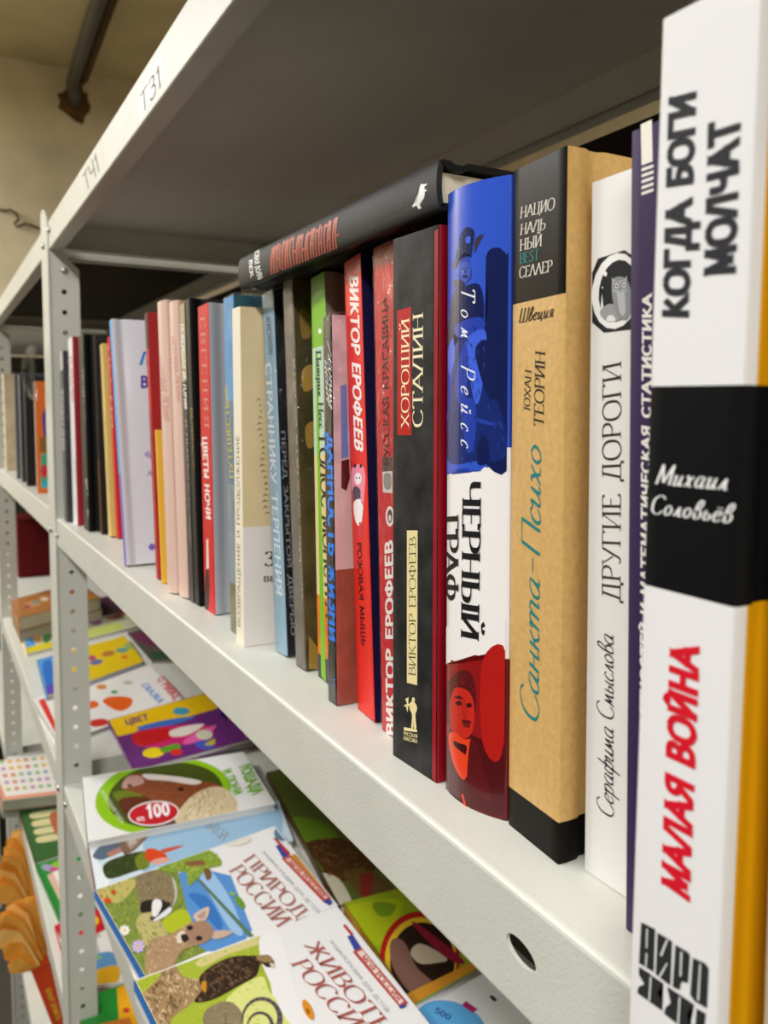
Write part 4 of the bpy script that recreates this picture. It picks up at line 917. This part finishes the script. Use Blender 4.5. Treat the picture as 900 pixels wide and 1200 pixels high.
sh_ += [('#d9c0ae', hx((470, 690), (500, 665), (530, 655), (525, 690), (500, 715))), ('#b9958a', hx((485, 690), (505, 675), (518, 670), (510, 700))), ('#cbb09c', hx((540, 750), (580, 742), (620, 748), (590, 768), (548, 775))), ('#a5826a', hx((470, 720), (510, 705), (545, 735), (540, 770), (500, 790), (440, 790), (415, 770))),
        ('#e2d5c4', hx((408, 765), (425, 745), (440, 750), (432, 785), (412, 790))), ('#2b221c', Ell(80 + 458 / 3.214, 860 + 733 / 3.214, 4, 3)), ('#2b221c', Ell(80 + 493 / 3.214, 860 + 773 / 3.214, 4, 3)), ('#2e2723', hx((425, 760), (445, 758), (455, 775), (440, 787), (428, 780)))]
sh_ += [('#d9481f', Ell(116, 1051, 4, 2.4, 30)), ('#d9481f', Ell(126, 1056, 4.5, 3, 20)), ('#c65526', Ell(133, 1046, 3, 2.6))]
for (fx, fy, r_, pc, cc) in ((146, 1091, 6.5, '#f0ede2', '#d9b94c'), (162, 1110, 8, '#cbb4e0', '#d9c04c')):
    sh_ += [(pc, Ell(fx + r_ * .6 * cos(k * pi / 4), fy + r_ * .6 * sin(k * pi / 4), r_ * .42, r_ * .28, k * 45, 8)) for k in range(8)] + [(cc, Ell(fx, fy, r_ * .25))]
sh_ += [('#6d9a36', Ell(281, 1058, 9, 4, 55)), ('#93b850', Ell(272, 1048, 4, 2, 20)), ('#e6dfd4', Ell(276, 985, 18, 7, -5)), ('#efe8df', Ell(360, 1082, 16, 8, 30))]
mg.f.pic('cover_picture', sh_)
D = CR(240, 960, 5.0)
mg.f.text('ПРИРОД', 'serif', D((225, 245))[0], D((545, 592))[0], D((285, 205))[0], '#a8665a', 'title_lettering')
mg.f.text('РОССИИ', 'serif', D((140, 305))[0], D((430, 640))[0], D((215, 265))[0], '#a8665a', 'title_lettering')
mg.f.text('ЭНЦИКЛОПЕДИЯ ДЛЯ ДЕТЕЙ', 'sans', D((330, 195))[0], D((660, 560))[0], D((345, 183))[0], '#a9a9ac', 'subtitle_lettering')
mg.f.pic('title_ribbon', [('#b4443c', D((450, 235), (500, 215), (750, 470), (700, 495))), ('#e2b7ab', D((470, 238), (500, 228), (725, 462), (700, 472))), ('#3d4a9a', D((415, 160), (440, 150), (490, 215), (455, 230))), ('#b4343c', D((400, 115), (415, 110), (500, 200), (490, 220))), ('#3d4a9a', D((690, 485), (730, 470), (750, 490), (730, 510))), ('#5b7f9c', Ell(331, 977, 10, 9)), ('#c98a3c', D((500, 215), (560, 200), (770, 470), (750, 480)))])
mg.f.text('МОЯ РОССИЯ', 'bold', D((490, 262))[0], D((690, 465))[0], D((510, 245))[0], '#b4443c', 'ribbon_lettering')
# animals book
dq = [(157, 1149), (395, 1062), (505, 1202), (232, 1300)]
for k in (0, 1):
    Mag('picture_book', ['lowest copy in the pile under the eagle and ibex book', 'middle copy in the pile under the eagle and ibex book'][k], [(x + 2 - k, y + 14 - 7 * k) for x, y in dq], ZS + .0085 * (k + 1), .0084, '#eef0f0', '#e8e6e4')
mg = Mag('picture_book', 'white book with a dark eagle and a long-horned ibex on its cover', dq, ZS + .0255, .0083, '#f1efee', '#2f78c8')
E_ = CR(150, 1080, 3.6); F_ = CS(150, 1080, 3.6)
eagle = F_((300, 240), (350, 190), (440, 150), (540, 145), (600, 150), (620, 185), (590, 195), (560, 180), (540, 230), (470, 270), (360, 330), (280, 340), (310, 290))
rock = F_((40, 330), (120, 250), (150, 200), (200, 185), (230, 230), (300, 250), (320, 290), (250, 360), (180, 420), (150, 560), (60, 420))
sh_ = [('#a9b83a', E_((10, 250), (560, 40), (640, 480), (560, 700), (120, 520))), ('#d8cc8c', F_((300, 160), (560, 50), (560, 90), (420, 140), (320, 190))), ('#dfe28a', F_((420, 320), (560, 230), (600, 300), (700, 400), (700, 440), (560, 460), (440, 400)))]
sh_ += fur(E_((10, 250), (560, 40), (640, 480), (560, 700), (120, 520)), ['#b9c83c', '#8fa02c', '#c9cf5c', '#9fae3a'], 200, 7, 0, 1.6, 80)
sh_ += [('#f1efee', F_((560, 60), (640, 60), (700, 260), (760, 480), (660, 400), (600, 260), (560, 160)))]
sh_ += [('#a98a62', rock)] + fur(rock, ['#c7ab80', '#7d6242', '#d9c29c', '#5f4930', '#94774f'], 260, 9, 60, 2.0, 60)
sh_ += [('#3a2b22', eagle)] + fur(eagle, ['#1f1713', '#5a4332', '#76583f', '#2b201a', '#8c6f50'], 260, 7, 30, 1.5, 40)
sh_ += [('#9c8058', F_((540, 150), (590, 142), (612, 165), (590, 175), (560, 170))), ('#d8cdb0', F_((598, 178), (620, 180), (618, 200), (606, 196))), ('#c98a2c', F_((310, 260), (330, 255), (328, 300), (312, 290)))]
ib = F_((320, 390), (380, 345), (440, 345), (480, 390), (470, 450), (400, 520), (330, 470)); sh_ += [('#8f8064', ib)] + fur(ib, ['#a8987a', '#6d6049', '#7d7054'], 80, 6, 40, 1.4, 50)
def ring(cx, cy, r1, r2, w_, a0, a1, colr, n=26, rot=0):
    o, i = [], []
    for k in range(n):
        a = radians(a0 + (a1 - a0) * k / (n - 1)); q = w_ * (k / (n - 1) * .8 + .2)
        o.append((cx + r1 * cos(a), cy + r2 * sin(a))); i.append((cx + (r1 - q) * cos(a), cy + (r2 - q) * sin(a)))
    out = []
    for k in range(n - 1): out.append((colr if k % 2 else '#6b6264', [o[k], o[k + 1], i[k + 1], i[k]]))
    return out
sh_ += ring(307, 1195, 24, 26, 7, 170, 395, '#4e484a') + ring(305, 1204, 16, 18, 5, 170, 380, '#3d393b')
sh_ += [('#e0912c', Ell(361, 1184, 5, 13, -25)), ('#a8601c', Ell(361, 1186, 2, 4, -25))]
mg.f.pic('cover_picture', sh_)
G_ = CR(330, 960, 3.91)
mg.f.text('ЖИВОТН', 'serif', G_((100, 580))[0], G_((460, 1010))[0], G_((165, 555))[0], '#a8564c', 'title_lettering')
mg.f.text('РОССИИ', 'serif', G_((40, 665))[0], G_((370, 1040))[0], G_((115, 640))[0], '#a8564c', 'title_lettering')
mg.f.text('ЭНЦИКЛОПЕДИЯ ДЛЯ ДЕТЕЙ', 'sans', G_((215, 560))[0], G_((480, 890))[0], G_((228, 550))[0], '#a9a9ac', 'subtitle_lettering')
mg.f.pic('title_ribbon', [('#b4443c', G_((325, 610), (365, 590), (580, 845), (545, 870))), ('#ecd3c8', G_((345, 612), (370, 602), (560, 838), (540, 852))), ('#3d4a9a', G_((300, 540), (325, 530), (365, 590), (335, 605))), ('#b4343c', G_((280, 490), (292, 484), (330, 530), (318, 536))), ('#3d4a9a', G_((535, 862), (560, 850), (575, 860), (545, 872)))])
mg.f.text('МОЯ РОССИЯ', 'bold', G_((362, 640))[0], G_((530, 840))[0], G_((382, 622))[0], '#b4443c', 'ribbon_lettering')
# horse magazine
hq = [(95.5, 911), (285, 881), (323, 942), (102, 987)]
mg = Mag('magazine', 'white magazine with a chestnut horse head in a green ring and a red badge', hq, ZS + .0165, .0078, '#eeeeec', '#d7d8d6')
H_ = CR(80, 860, 3.214); J = CS(80, 860, 3.214)
head = J((205, 190), (225, 160), (280, 150), (400, 165), (500, 178), (575, 200), (570, 290), (480, 330), (420, 290), (350, 268), (290, 235), (240, 218), (208, 208))
mane = J((400, 330), (450, 250), (520, 205), (590, 205), (640, 270), (600, 340), (500, 350))
sh_ = [('#8fc21c', Ell(191, 933, 80, 44, -8, 40)), ('#47521c', Ell(194, 932, 68, 38, -8, 40)), ('#6d7a20', J((170, 220), (260, 215), (280, 250), (200, 260))), ('#5f2e1c', J((190, 250), (320, 240), (470, 300), (420, 345), (260, 340))), ('#8a4a2c', head)]
sh_ += fur(head, ['#9c5a36', '#733a20', '#a8683f', '#84472a'], 160, 7, 10, 1.3, 30)
sh_ += [('#c99c90', J((203, 190), (225, 160), (270, 160), (285, 185), (240, 200), (208, 206))), ('#e9ddd6', J((285, 152), (400, 160), (500, 178), (470, 192), (380, 178), (300, 172))), ('#2b1c16', Ell(212, 925, 3.4, 2.4)), ('#5d4038', Ell(152, 921, 3, 2)), ('#d8c49c', mane)]
sh_ += fur(mane, ['#e8dab8', '#bfa678', '#f0e6cc', '#a88c5e'], 120, 9, 110, 1.3, 25)
sh_ += [('#f2eeee', Ell(180, 953.5, 30, 14.5, -6, 30)), ('#c3202c', Ell(180, 953.5, 28.5, 13, -6, 30)), ('#3f6fb8', H_((465, 88), (500, 62), (615, 50), (610, 70)))]
mg.f.pic('cover_picture', sh_)
mg.f.text('100', 'heavy', (172, 960), (200, 956), (170, 943), '#f4eeee', 'badge_lettering')
mg.f.text('ФОТО', 'heavy', (161, 963), (170, 962), (160, 958), '#f4eeee', 'badge_lettering')
mg.f.text('ЛОШАДИ', 'heavy', H_((640, 125))[0], H_((695, 235))[0], H_((680, 105))[0], '#6fae1e', 'title_lettering')
mg.f.text('И ПОНИ', 'heavy', H_((580, 140))[0], H_((625, 235))[0], H_((612, 128))[0], '#6fae1e', 'title_lettering')
mg.f.text('МОЯ БОЛЬШАЯ КНИГА', 'sans', (117, 928), (142, 966), (121, 925), '#e6f2cc', 'ring_lettering')
# deeper row: bear book and red-yellow arc book
mg = Mag('picture_book', 'dark green and brown bear book lying at the back behind the badger book', [(312, 905), (420, 880), (520, 1040), (398, 1062)], ZS + .0100, .0098, '#4f5a24', '#4f3a20')
K1 = CS(330, 960, 3.91)
mg.f.pic('cover_picture', [('#5d7a1e', K1((0, 0), (150, 0), (260, 80), (120, 120), (40, 100))), ('#4a3018', K1((110, 110), (280, 90), (420, 180), (400, 260), (240, 280), (170, 200))), ('#b8b09a', K1((160, 260), (260, 270), (330, 400), (280, 410))), ('#5f4a26', K1((290, 240), (420, 240), (560, 380), (480, 400), (340, 330)))]
     + fur(K1((110, 110), (280, 90), (420, 180), (400, 260), (240, 280), (170, 200)), ['#6b4826', '#33200f', '#7d5a34'], 120, 7, 20, 1.4, 40) + [('#7d2a22', [(422, 1024), (437, 1024), (435, 1056), (423, 1054)])])
mg = Mag('picture_book', 'dark book with a red and yellow arc lying behind the eagle book', [(402, 1058), (490, 1035), (572, 1128), (484, 1178)], ZS + .0102, .010, '#8fa31c', '#b8862c')
mg.f.pic('cover_picture', [('#a3b01c', K1((290, 420), (440, 370), (560, 380), (500, 500), (430, 580))), ('#6d8a1c', K1((420, 380), (520, 390), (500, 440), (440, 440))), ('#a81f1c', Ell(492, 1123, 47, 55, 0, 40)), ('#d9b42c', Ell(493, 1125, 42, 50, 0, 40)), ('#2b1c16', Ell(495, 1127, 38, 46, 0, 40)),
     ('#7d5a4c', K1((500, 560), (560, 560), (620, 680), (700, 760), (600, 800), (510, 680))), ('#b8a890', K1((590, 610), (640, 570), (760, 640), (700, 660), (630, 660))), ('#8c1f34', K1((600, 480), (640, 490), (830, 640), (800, 660), (700, 590))), ('#c98a2c', [(474, 1166), (484, 1178), (560, 1138), (552, 1128)])])
mg = Mag('picture_book', 'white book with a blue disc at the bottom edge, right of the eagle book', [(476, 1182), (572, 1128), (690, 1262), (560, 1330)], ZS + .0072, .0070, '#e6e6e4', '#dcdcda')
mg.f.pic('cover_picture', [('#5fa8dc', Ell(528, 1204, 44, 30, 20, 30)), ('#a82a5c', [(541, 1178), (546, 1173), (560, 1183), (554, 1187)]), ('#2b2b33', [(573, 1168), (577, 1166), (583, 1172), (579, 1174)])])
mg.f.text('500', 'bold', (508, 1186), (526, 1196), (512, 1180), '#2b4a86', 'title_lettering')
# purple and yellow book
mg = Mag('picture_book', 'purple and yellow book with a pink heap of fruit, lying alone on bare shelf', [(126, 844), (262, 806), (300, 864), (158, 902)], ZS + .0142, .0068, '#6b2a78', '#7d3a86')
P1 = CR(90, 700, 4.286); P2 = CS(90, 700, 4.286)
mg.f.pic('cover_picture', [('#e9bd14', P1((150, 600), (620, 485), (760, 500), (700, 560), (560, 600), (480, 640), (340, 650), (290, 680), (200, 700))), ('#3f6fc0', P2((310, 650), (480, 610), (600, 600), (480, 640), (340, 665))),
     ('#c8286c', P2((280, 690), (420, 650), (640, 640), (680, 690), (520, 740), (320, 750))), ('#c81f24', P2((280, 690), (460, 655), (470, 710), (320, 745))), ('#e6dcd0', P2((470, 670), (580, 640), (640, 640), (560, 690), (480, 700))), ('#e060a0', P2((560, 700), (700, 640), (640, 710), (540, 740))),
     ('#e9cc1c', Ell(90 + 385 / 4.286, 700 + 780 / 4.286, 13, 6, -5)), ('#5a9c2c', P2((420, 760), (500, 735), (520, 760), (440, 780))), ('#c8342c', Ell(90 + 500 / 4.286, 700 + 778 / 4.286, 8, 4)), ('#4a54b4', P2((590, 730), (650, 720), (690, 760), (620, 760))), ('#cfc8b4', Ell(90 + 640 / 4.286, 700 + 690 / 4.286, 10, 6)), ('#3f9cb4', Ell(90 + 525 / 4.286, 700 + 572 / 4.286, 10, 4.5)),
     ('#b4a83c', P2((640, 740), (690, 710), (690, 740))), ('#2a1c5a', Ell(90 + 760 / 4.286, 700 + 590 / 4.286, 9, 5))])
mg.f.text('ЦВЕТ', 'heavy', (148, 850), (175, 843), (146, 843), '#5f2a68', 'title_lettering')
# white goldfish book
mg = Mag('picture_book', 'white book with an orange goldfish and slanting blue and red lettering', [(37, 820), (168, 770), (213, 819), (68, 872)], ZS + .0070, .0068, '#ebe8e4', '#e0dedb')
mg.f.pic('cover_picture', [('#d9342c', [(45, 821), (52, 818), (67, 852), (64, 858)]), ('#e0601c', P2((130, 520), (180, 498), (270, 505), (275, 540), (230, 570), (180, 560))), ('#e0601c', P2((40, 530), (90, 520), (110, 545), (60, 560))), ('#3f9c4c', Ell(134, 811, 4, 2)), ('#d98a3c', Ell(119, 805, 6, 3)), ('#c8746c', Ell(128, 790, 7, 2, -15)), ('#b4b8a8', Ell(150, 800, 6, 2)), ('#c8302c', P2((70, 620), (140, 610), (150, 640), (80, 650)))])
mg.f.text('СКАЗКА', 'heavy', P1((320, 440))[0], P1((410, 535))[0], P1((355, 430))[0], '#5a86c8', 'title_lettering')
mg.f.text('О РЫБКЕ', 'heavy', P1((400, 415))[0], P1((490, 520))[0], P1((435, 390))[0], '#c83c44', 'title_lettering')
# yellow book with blue corner
mg = Mag('picture_book', 'yellow book with a bright blue corner, between the goldfish book and the striped one', [(43, 773), (146, 745), (168, 775), (54, 816)], ZS + .0142, .0068, '#e6c414', '#4f9ce0')
mg.f.pic('cover_picture', [('#4f9ce0', [(43, 773), (62, 768), (72, 808), (54, 816)]), ('#2f6fc8', S((50, 778), (60, 775), (62, 800), (54, 802))), ('#5a4ab4', [(53, 804), (68, 800), (70, 812), (57, 818)]), ('#8fb46c', Ell(151, 757, 6, 4)), ('#6d9c8c', Ell(143, 762, 7, 3)), ('#b4743c', Ell(127, 766, 8, 3, -10)), ('#b44a6c', Ell(107, 771, 6, 3)), ('#5f6f9c', Ell(113, 776, 8, 3, -10)), ('#e06c2c', Ell(146, 770, 4, 2))])
# striped green-yellow
mg = Mag('picture_book', 'small book with blue, orange and green stripes, next to the brown pile', [(25, 738), (158, 706), (172, 731), (32, 766)], ZS + .0070, .0068, '#d9d8b8', '#e0c41c')
mg.f.pic('cover_picture', [('#4f9ce0', [(25, 738), (36, 735), (42, 756), (31, 759)]), ('#e0982c', S((37, 736), (48, 737), (47, 752), (42, 752))), ('#3f9c4c', S((50, 742), (58, 738), (60, 748), (53, 754))), ('#e0cc1c', [(31, 759), (66, 751), (67, 757), (33, 766)]), ('#c8743c', Ell(64, 745, 4, 5)), ('#c8d26c', [(102, 738), (140, 729), (146, 736), (104, 748)]), ('#b45a2c', Ell(135, 720, 14, 5, -12)), ('#8c3c7c', Ell(112, 728, 8, 5))])
# brown pile at the far end (two thick books)
zt = ZS
for k, (lb, c_, th_) in enumerate((('lower thick cream-edged book of the pile at the far end of the lower shelf', '#7d5a3c', .030), ('upper orange-brown picture book of the pile at the far end of the lower shelf', '#b4743c', .028))):
    zt += th_ + .0003
    q = [(13, 703), (92, 682), (118, 700), (22, 724)] if k else [(14, 716), (93, 696), (120, 714), (24, 738)]
    mg = Mag('picture_book', lb, q, zt, th_, c_, c_, edge='#c9bfa4')
    if k: mg.f.pic('cover_picture', [('#c88a5a', Ell(38, 708, 10, 4, -10)), ('#5a9c94', Ell(42, 706, 4, 2)), ('#d9c8a8', Ell(52, 702, 5, 2.4)), ('#9c4a5a', Ell(32, 711, 4, 2))])
Mag('picture_book', 'shaded plum coloured book at the back of the far lower shelf', [(106, 703), (165, 690), (185, 706), (112, 724)], ZS + .012, .0118, '#5a2f4a')
# grey-green books at the back in the shade
mg = Mag('picture_book', 'shaded purple and grey book lying at the back, beside the goldfish book', [(150, 741), (196, 728), (240, 772), (180, 775)], ZS + .0070, .0068, '#5f5a50', '#4a3f3a')
mg.f.pic('cover_picture', [('#7d3a5c', S((152, 744), (172, 742), (196, 756), (176, 757))), ('#2f5a44', Ell(186, 768, 12, 4))])

# second lower shelf (seen left of and through the post)
Z2 = -.685 + .0002
G2 = 'children books on the second lower shelf'
Bx = CR(0, 860, 3.53); By = CS(0, 860, 3.53)
for k in range(2):
    q = [(-16, 893), (66, 884), (74, 930), (3, 938)]
    mg = Mag('box_book', ['plain lower box under the sticker-patterned one beside the left post', 'box set covered in small round stickers, lying beside the left post'][k], [(x, y + (1 - k) * 9) for x, y in q], Z2 + .022 * (k + 1), .0216, '#e0dcd6', ['#8f9a86', '#c9a08c'][k], G2, edge='#9aa08c')
st = []
for i in range(7):
    for j in range(5):
        st.append((random.choice(['#8fae7c', '#b48ab4', '#d9a85c', '#c87c6c', '#7c9cb4', '#a8b45c']), Ell(2 + i * 9.5 + j * 2, 893 + j * 8 - i * .9, 3.4, 2.2, 0, 8)))
mg.f.pic('cover_picture', [('#d98f74', [(-16, 893), (-10, 892), (8, 937), (3, 938)]), ('#d98f74', [(3, 938), (3, 934), (74, 926), (74, 930)])] + st)
mg = Mag('picture_book', 'dark green book with four cream finger-like bars, beside the left post', [(22, 947), (118, 926), (126, 984), (42, 1011)], Z2 + .0120, .0118, '#34602c', '#2a4a24', G2)
mg.f.pic('cover_picture', [('#cfc894', S(*[(37 + k * 2.4, 953 + k * 9.4), (68 + k * 1.5, 948 + k * 9.4), (69 + k * 1.5, 954 + k * 9.4), (39 + k * 2.4, 959.5 + k * 9.4)])) for k in range(4)] + [('#b0603c', S((58, 955), (74, 952), (76, 975), (66, 978))), ('#2f6f9c', Ell(68, 944, 6, 3))])
mg = Mag('picture_book', 'bright green bordered book with a pale pink figure, below the dark green one', [(42, 1013), (140, 985), (150, 1046), (72, 1082)], Z2 + .0110, .0108, '#1f8a34', '#1f7a2c', G2)
mg.f.pic('cover_picture', [('#8fbf1c', [(60, 1012), (75, 1006), (78, 1016), (64, 1020)]), ('#9c9cb4', Ell(57, 1017, 9, 4, 10)), ('#c84a8c', Ell(64, 1019, 6, 3)), ('#d9b4a0', [(55, 1026), (62, 1022), (76, 1052), (71, 1058)]), ('#e8e4dc', [(62, 1022), (90, 1012), (100, 1052), (78, 1056)])])
mg = Mag('picture_book', 'white and red book with two bears in a yellow boat, seen beyond the post', [(64, 1084), (118, 1056), (152, 1150), (84, 1158)], Z2 + .0080, .0078, '#e6e2dc', '#c8242c', G2)
mg.f.pic('cover_picture', [('#c81f30', [(64, 1084), (118, 1056), (126, 1088), (76, 1114)]), ('#e6c41c', Ell(112, 1079, 4, 5)), ('#b8b4b0', S((108, 1098), (118, 1096), (124, 1114), (112, 1120))), ('#e9e6e2', S((114, 1100), (126, 1100), (132, 1116), (120, 1120))), ('#5f94c0', S((110, 1120), (132, 1116), (136, 1134), (112, 1136))), ('#d9a41c', S((112, 1138), (138, 1132), (138, 1150), (114, 1155))), ('#8fb43c', Ell(116, 1122, 3, 2))])
mg = Mag('picture_book', 'green and yellow book at the bottom edge, seen beyond the post', [(88, 1172), (154, 1150), (180, 1230), (110, 1262)], Z2 + .0080, .0078, '#1f8a2c', '#c8342c', G2)
mg.f.pic('cover_picture', [('#e6a81c', [(137, 1158), (150, 1152), (172, 1200), (140, 1208)]), ('#c8342c', Ell(148, 1184, 4, 3)), ('#c8742c', [(116, 1200), (152, 1192), (156, 1204), (118, 1212)])])

# red-orange packs standing on the shelf below, orange leaves fanned out of their tops
def onx(p, x):
    d = ray(*p); t = (x - CAM.x) / d.x; return CAM + d * t
Z3 = -1.06 + .0002
def pack(label, x, hinge, tips, foot, body, n=10):
    """hinge: two pixels of the mouth of the pack, tips: outline of the fanned leaves, all in the pack's own upright plane at x"""
    h0, h1 = onx(hinge[0], x), onx(hinge[1], x); base = Vector((x, h0.y + foot, Z3))
    r = empty('paper_pack', label, 'pack', Matrix.Translation(base), 'red-orange packs with fanned orange leaves')
    b0, b1 = Vector((x, h0.y + foot, Z3)), Vector((x, h1.y + foot, Z3)); vs = []
    for dx in (0, -.035):
        for q in (b0, b1, h1, h0): vs.append(q - base + Vector((dx, 0, 0)))
    link_mesh('pack_body', vs, [(0, 1, 2, 3), (7, 6, 5, 4), (0, 4, 5, 1), (1, 5, 6, 2), (2, 6, 7, 3), (3, 7, 4, 0)], mat(body, .5, var=.12, vscale=12), r)
    T_ = [onx(t, x) for t in tips]; cols = ['#f3b04c', '#eb9d38', '#f7c26a', '#e08c2e', '#f0aa4a']
    for k in range(n):
        t = k / (n - 1) * (len(T_) - 1); i = min(int(t), len(T_) - 2); tip = T_[i].lerp(T_[i + 1], t - i)
        hg = h0.lerp(h1, .15 + .7 * k / (n - 1)); dx = -.03 * (k / (n - 1)) + random.uniform(-.003, .003)
        ax_ = (tip - hg); L = ax_.length; ax_.normalize(); sd = Vector((0, -ax_.z, ax_.y)); wv = .013 + .004 * random.random()
        vs = []; nseg = 4
        for j in range(nseg + 1):
            u = j / nseg; c = hg + ax_ * L * u + Vector((dx + .003 * sin(u * 3 + k), 0, 0)) + sd * .002 * sin(u * 3 + k * 2)
            ww = wv * (.45 + 1.0 * u) * (1 if j < nseg else .35)
            for sgn, tt in ((-1, 0), (1, 0), (1, .0006), (-1, .0006)): vs.append(c + sd * ww * sgn + Vector((tt - .004 * sgn, 0, 0)) - base)
        fs = []
        for j in range(nseg):
            o4 = j * 4
            for e in range(4): fs.append((o4 + e, o4 + (e + 1) % 4, o4 + 4 + (e + 1) % 4, o4 + 4 + e))
        fs += [(3, 2, 1, 0), (nseg * 4, nseg * 4 + 1, nseg * 4 + 2, nseg * 4 + 3)]
        link_mesh('leaf', vs, fs, mat(cols[k % 5], .65), r)
    return r, base
pack('farther pack, only its upper fan of orange leaves showing beside the second lower shelf', -1.74, ((27, 1066), (44, 1058)), ((-2, 1040), (-1, 1022), (8, 1000), (18, 981), (28, 980)), .03, '#e08c34')
rp, ro = pack('nearer pack with a red-orange face, a yellow inscription and orange leaves fanned above', -1.5, ((36, 1137), (57, 1128)), ((12, 1128), (0, 1090), (-1, 1078), (10, 1070), (22, 1066), (40, 1060)), .062, '#d2481c', 12)
fx = Face(rp, Matrix.Translation(ro), 'right', 0.0)
fx.text('КРАФТ БУМАГА', 'bold', (53, 1160), (66, 1196), (59, 1157), '#e6c83c', 'pack_lettering')

# ------------------------------------------------------------------ books in the next bay of the middle shelf
G3 = 'blurred books on the middle shelf beyond the post'
def fb(label, u, v0, v1, th, sp_c, cv_c, y=1.0, depth=13, **kw):
    p = ony((u, v1), y / 100); top = ony((u, v0), y / 100)
    return K(label, p.x * 100, y, th, (top.z - .006) * 100, 0, mat(sp_c, .45), mat(cv_c, .45, var=kw.pop('var', 0), vscale=20), depth=depth, hard=False, group=G3, z=.0062, **kw)
fb('navy book at the very left edge of the photo, beyond the post', -2, 436, 550, 4.0, '#2f3340', '#33353f', 1.0)
b = fb('cream book with a brown picture on its cover, near the left edge', 6, 437, 552, 3.0, '#e6dcc8', '#d9c4a0', 1.0, var=.25)
fb('slate grey book between the cream and the black one, beyond the post', 19.5, 436, 560, 2.2, '#4a4c52', '#5a5c60', 1.0)
fb('charcoal book with pale edges beyond the post', 25, 438, 566, 1.6, '#8a8c8e', '#3a3b3e', 1.0)
fb('black book beyond the post, leaning its cover to the camera', 31, 442, 570, 2.0, '#252527', '#1d1d1f', 1.0)
b = fb('orange and purple children book right behind the front post', 43, 446, 575, 1.0, '#c9b9a4', '#e0702c', 1.0)
b.rt.pic('cover_picture', [('#5f3f94', S((50, 485), (58, 480), (60, 512), (52, 512))), ('#8a6a34', [(47, 512), (60, 512), (60, 530), (47, 530)]), ('#4faa8c', [(48, 532), (60, 530), (60, 572), (48, 572)]), ('#d03c4c', Ell(52, 552, 4, 8)), ('#3fb4c8', Ell(54, 568, 6, 4))])
# dangling cellophane of the wrapped book at the post
vs, fs = [], []; cx, cy, cz = -1.135, -.012, .185
for i in range(9):
    for j in range(13):
        a = pi * (0.15 + .7 * i / 8); t = pi * (.5 + 1.0 * j / 12)
        vs.append((cx + .045 * cos(t) * sin(a), cy - .03 * sin(a) * abs(cos(t * .5)) , cz + .036 * cos(a) + .004 * sin(5 * t)))
for i in range(8):
    for j in range(12): fs.append((i * 13 + j, i * 13 + j + 1, (i + 1) * 13 + j + 1, (i + 1) * 13 + j))
lf = link_mesh('cellophane_sheet', vs, fs, film_mat(.16, 'cellophane'), None, smooth=True)
prop(lf, 'loose transparent cellophane bulging out beside the front post', 'film')
# red carton in the far bay
rb = empty('carton', 'dark red carton on the far lower shelf, seen just left of the front post', 'carton', Matrix.Translation((-2.60, .10, ZL + .0003)))
vs, fs = [], []; box_vf(-.15, 0, -.02, .10, .0003, .17, vs, fs); link_mesh('carton_body', vs, fs, mat('#5c0a0a', .6), rb)
box('lid_flap', (-.152, .002, -.022, .102, .1702, .175), mat('#500909', .6), rb)
# thin wire on the far wall
def onwx(u, v): d = ray(u, v); t = (WX + .012 - CAM.x) / d.x; return CAM + d * t
wr_ = tube('wall_wire', [onwx(*p) for p in ((-6, 244), (4, 247), (12, 246), (19, 250), (22, 257), (17, 262), (20, 266), (30, 262), (40, 265), (50, 270), (58, 276))], .004, mat('#5a4c38', .8))
prop(wr_, 'thin dark wire trailing across the far wall left of the rack', 'wire')
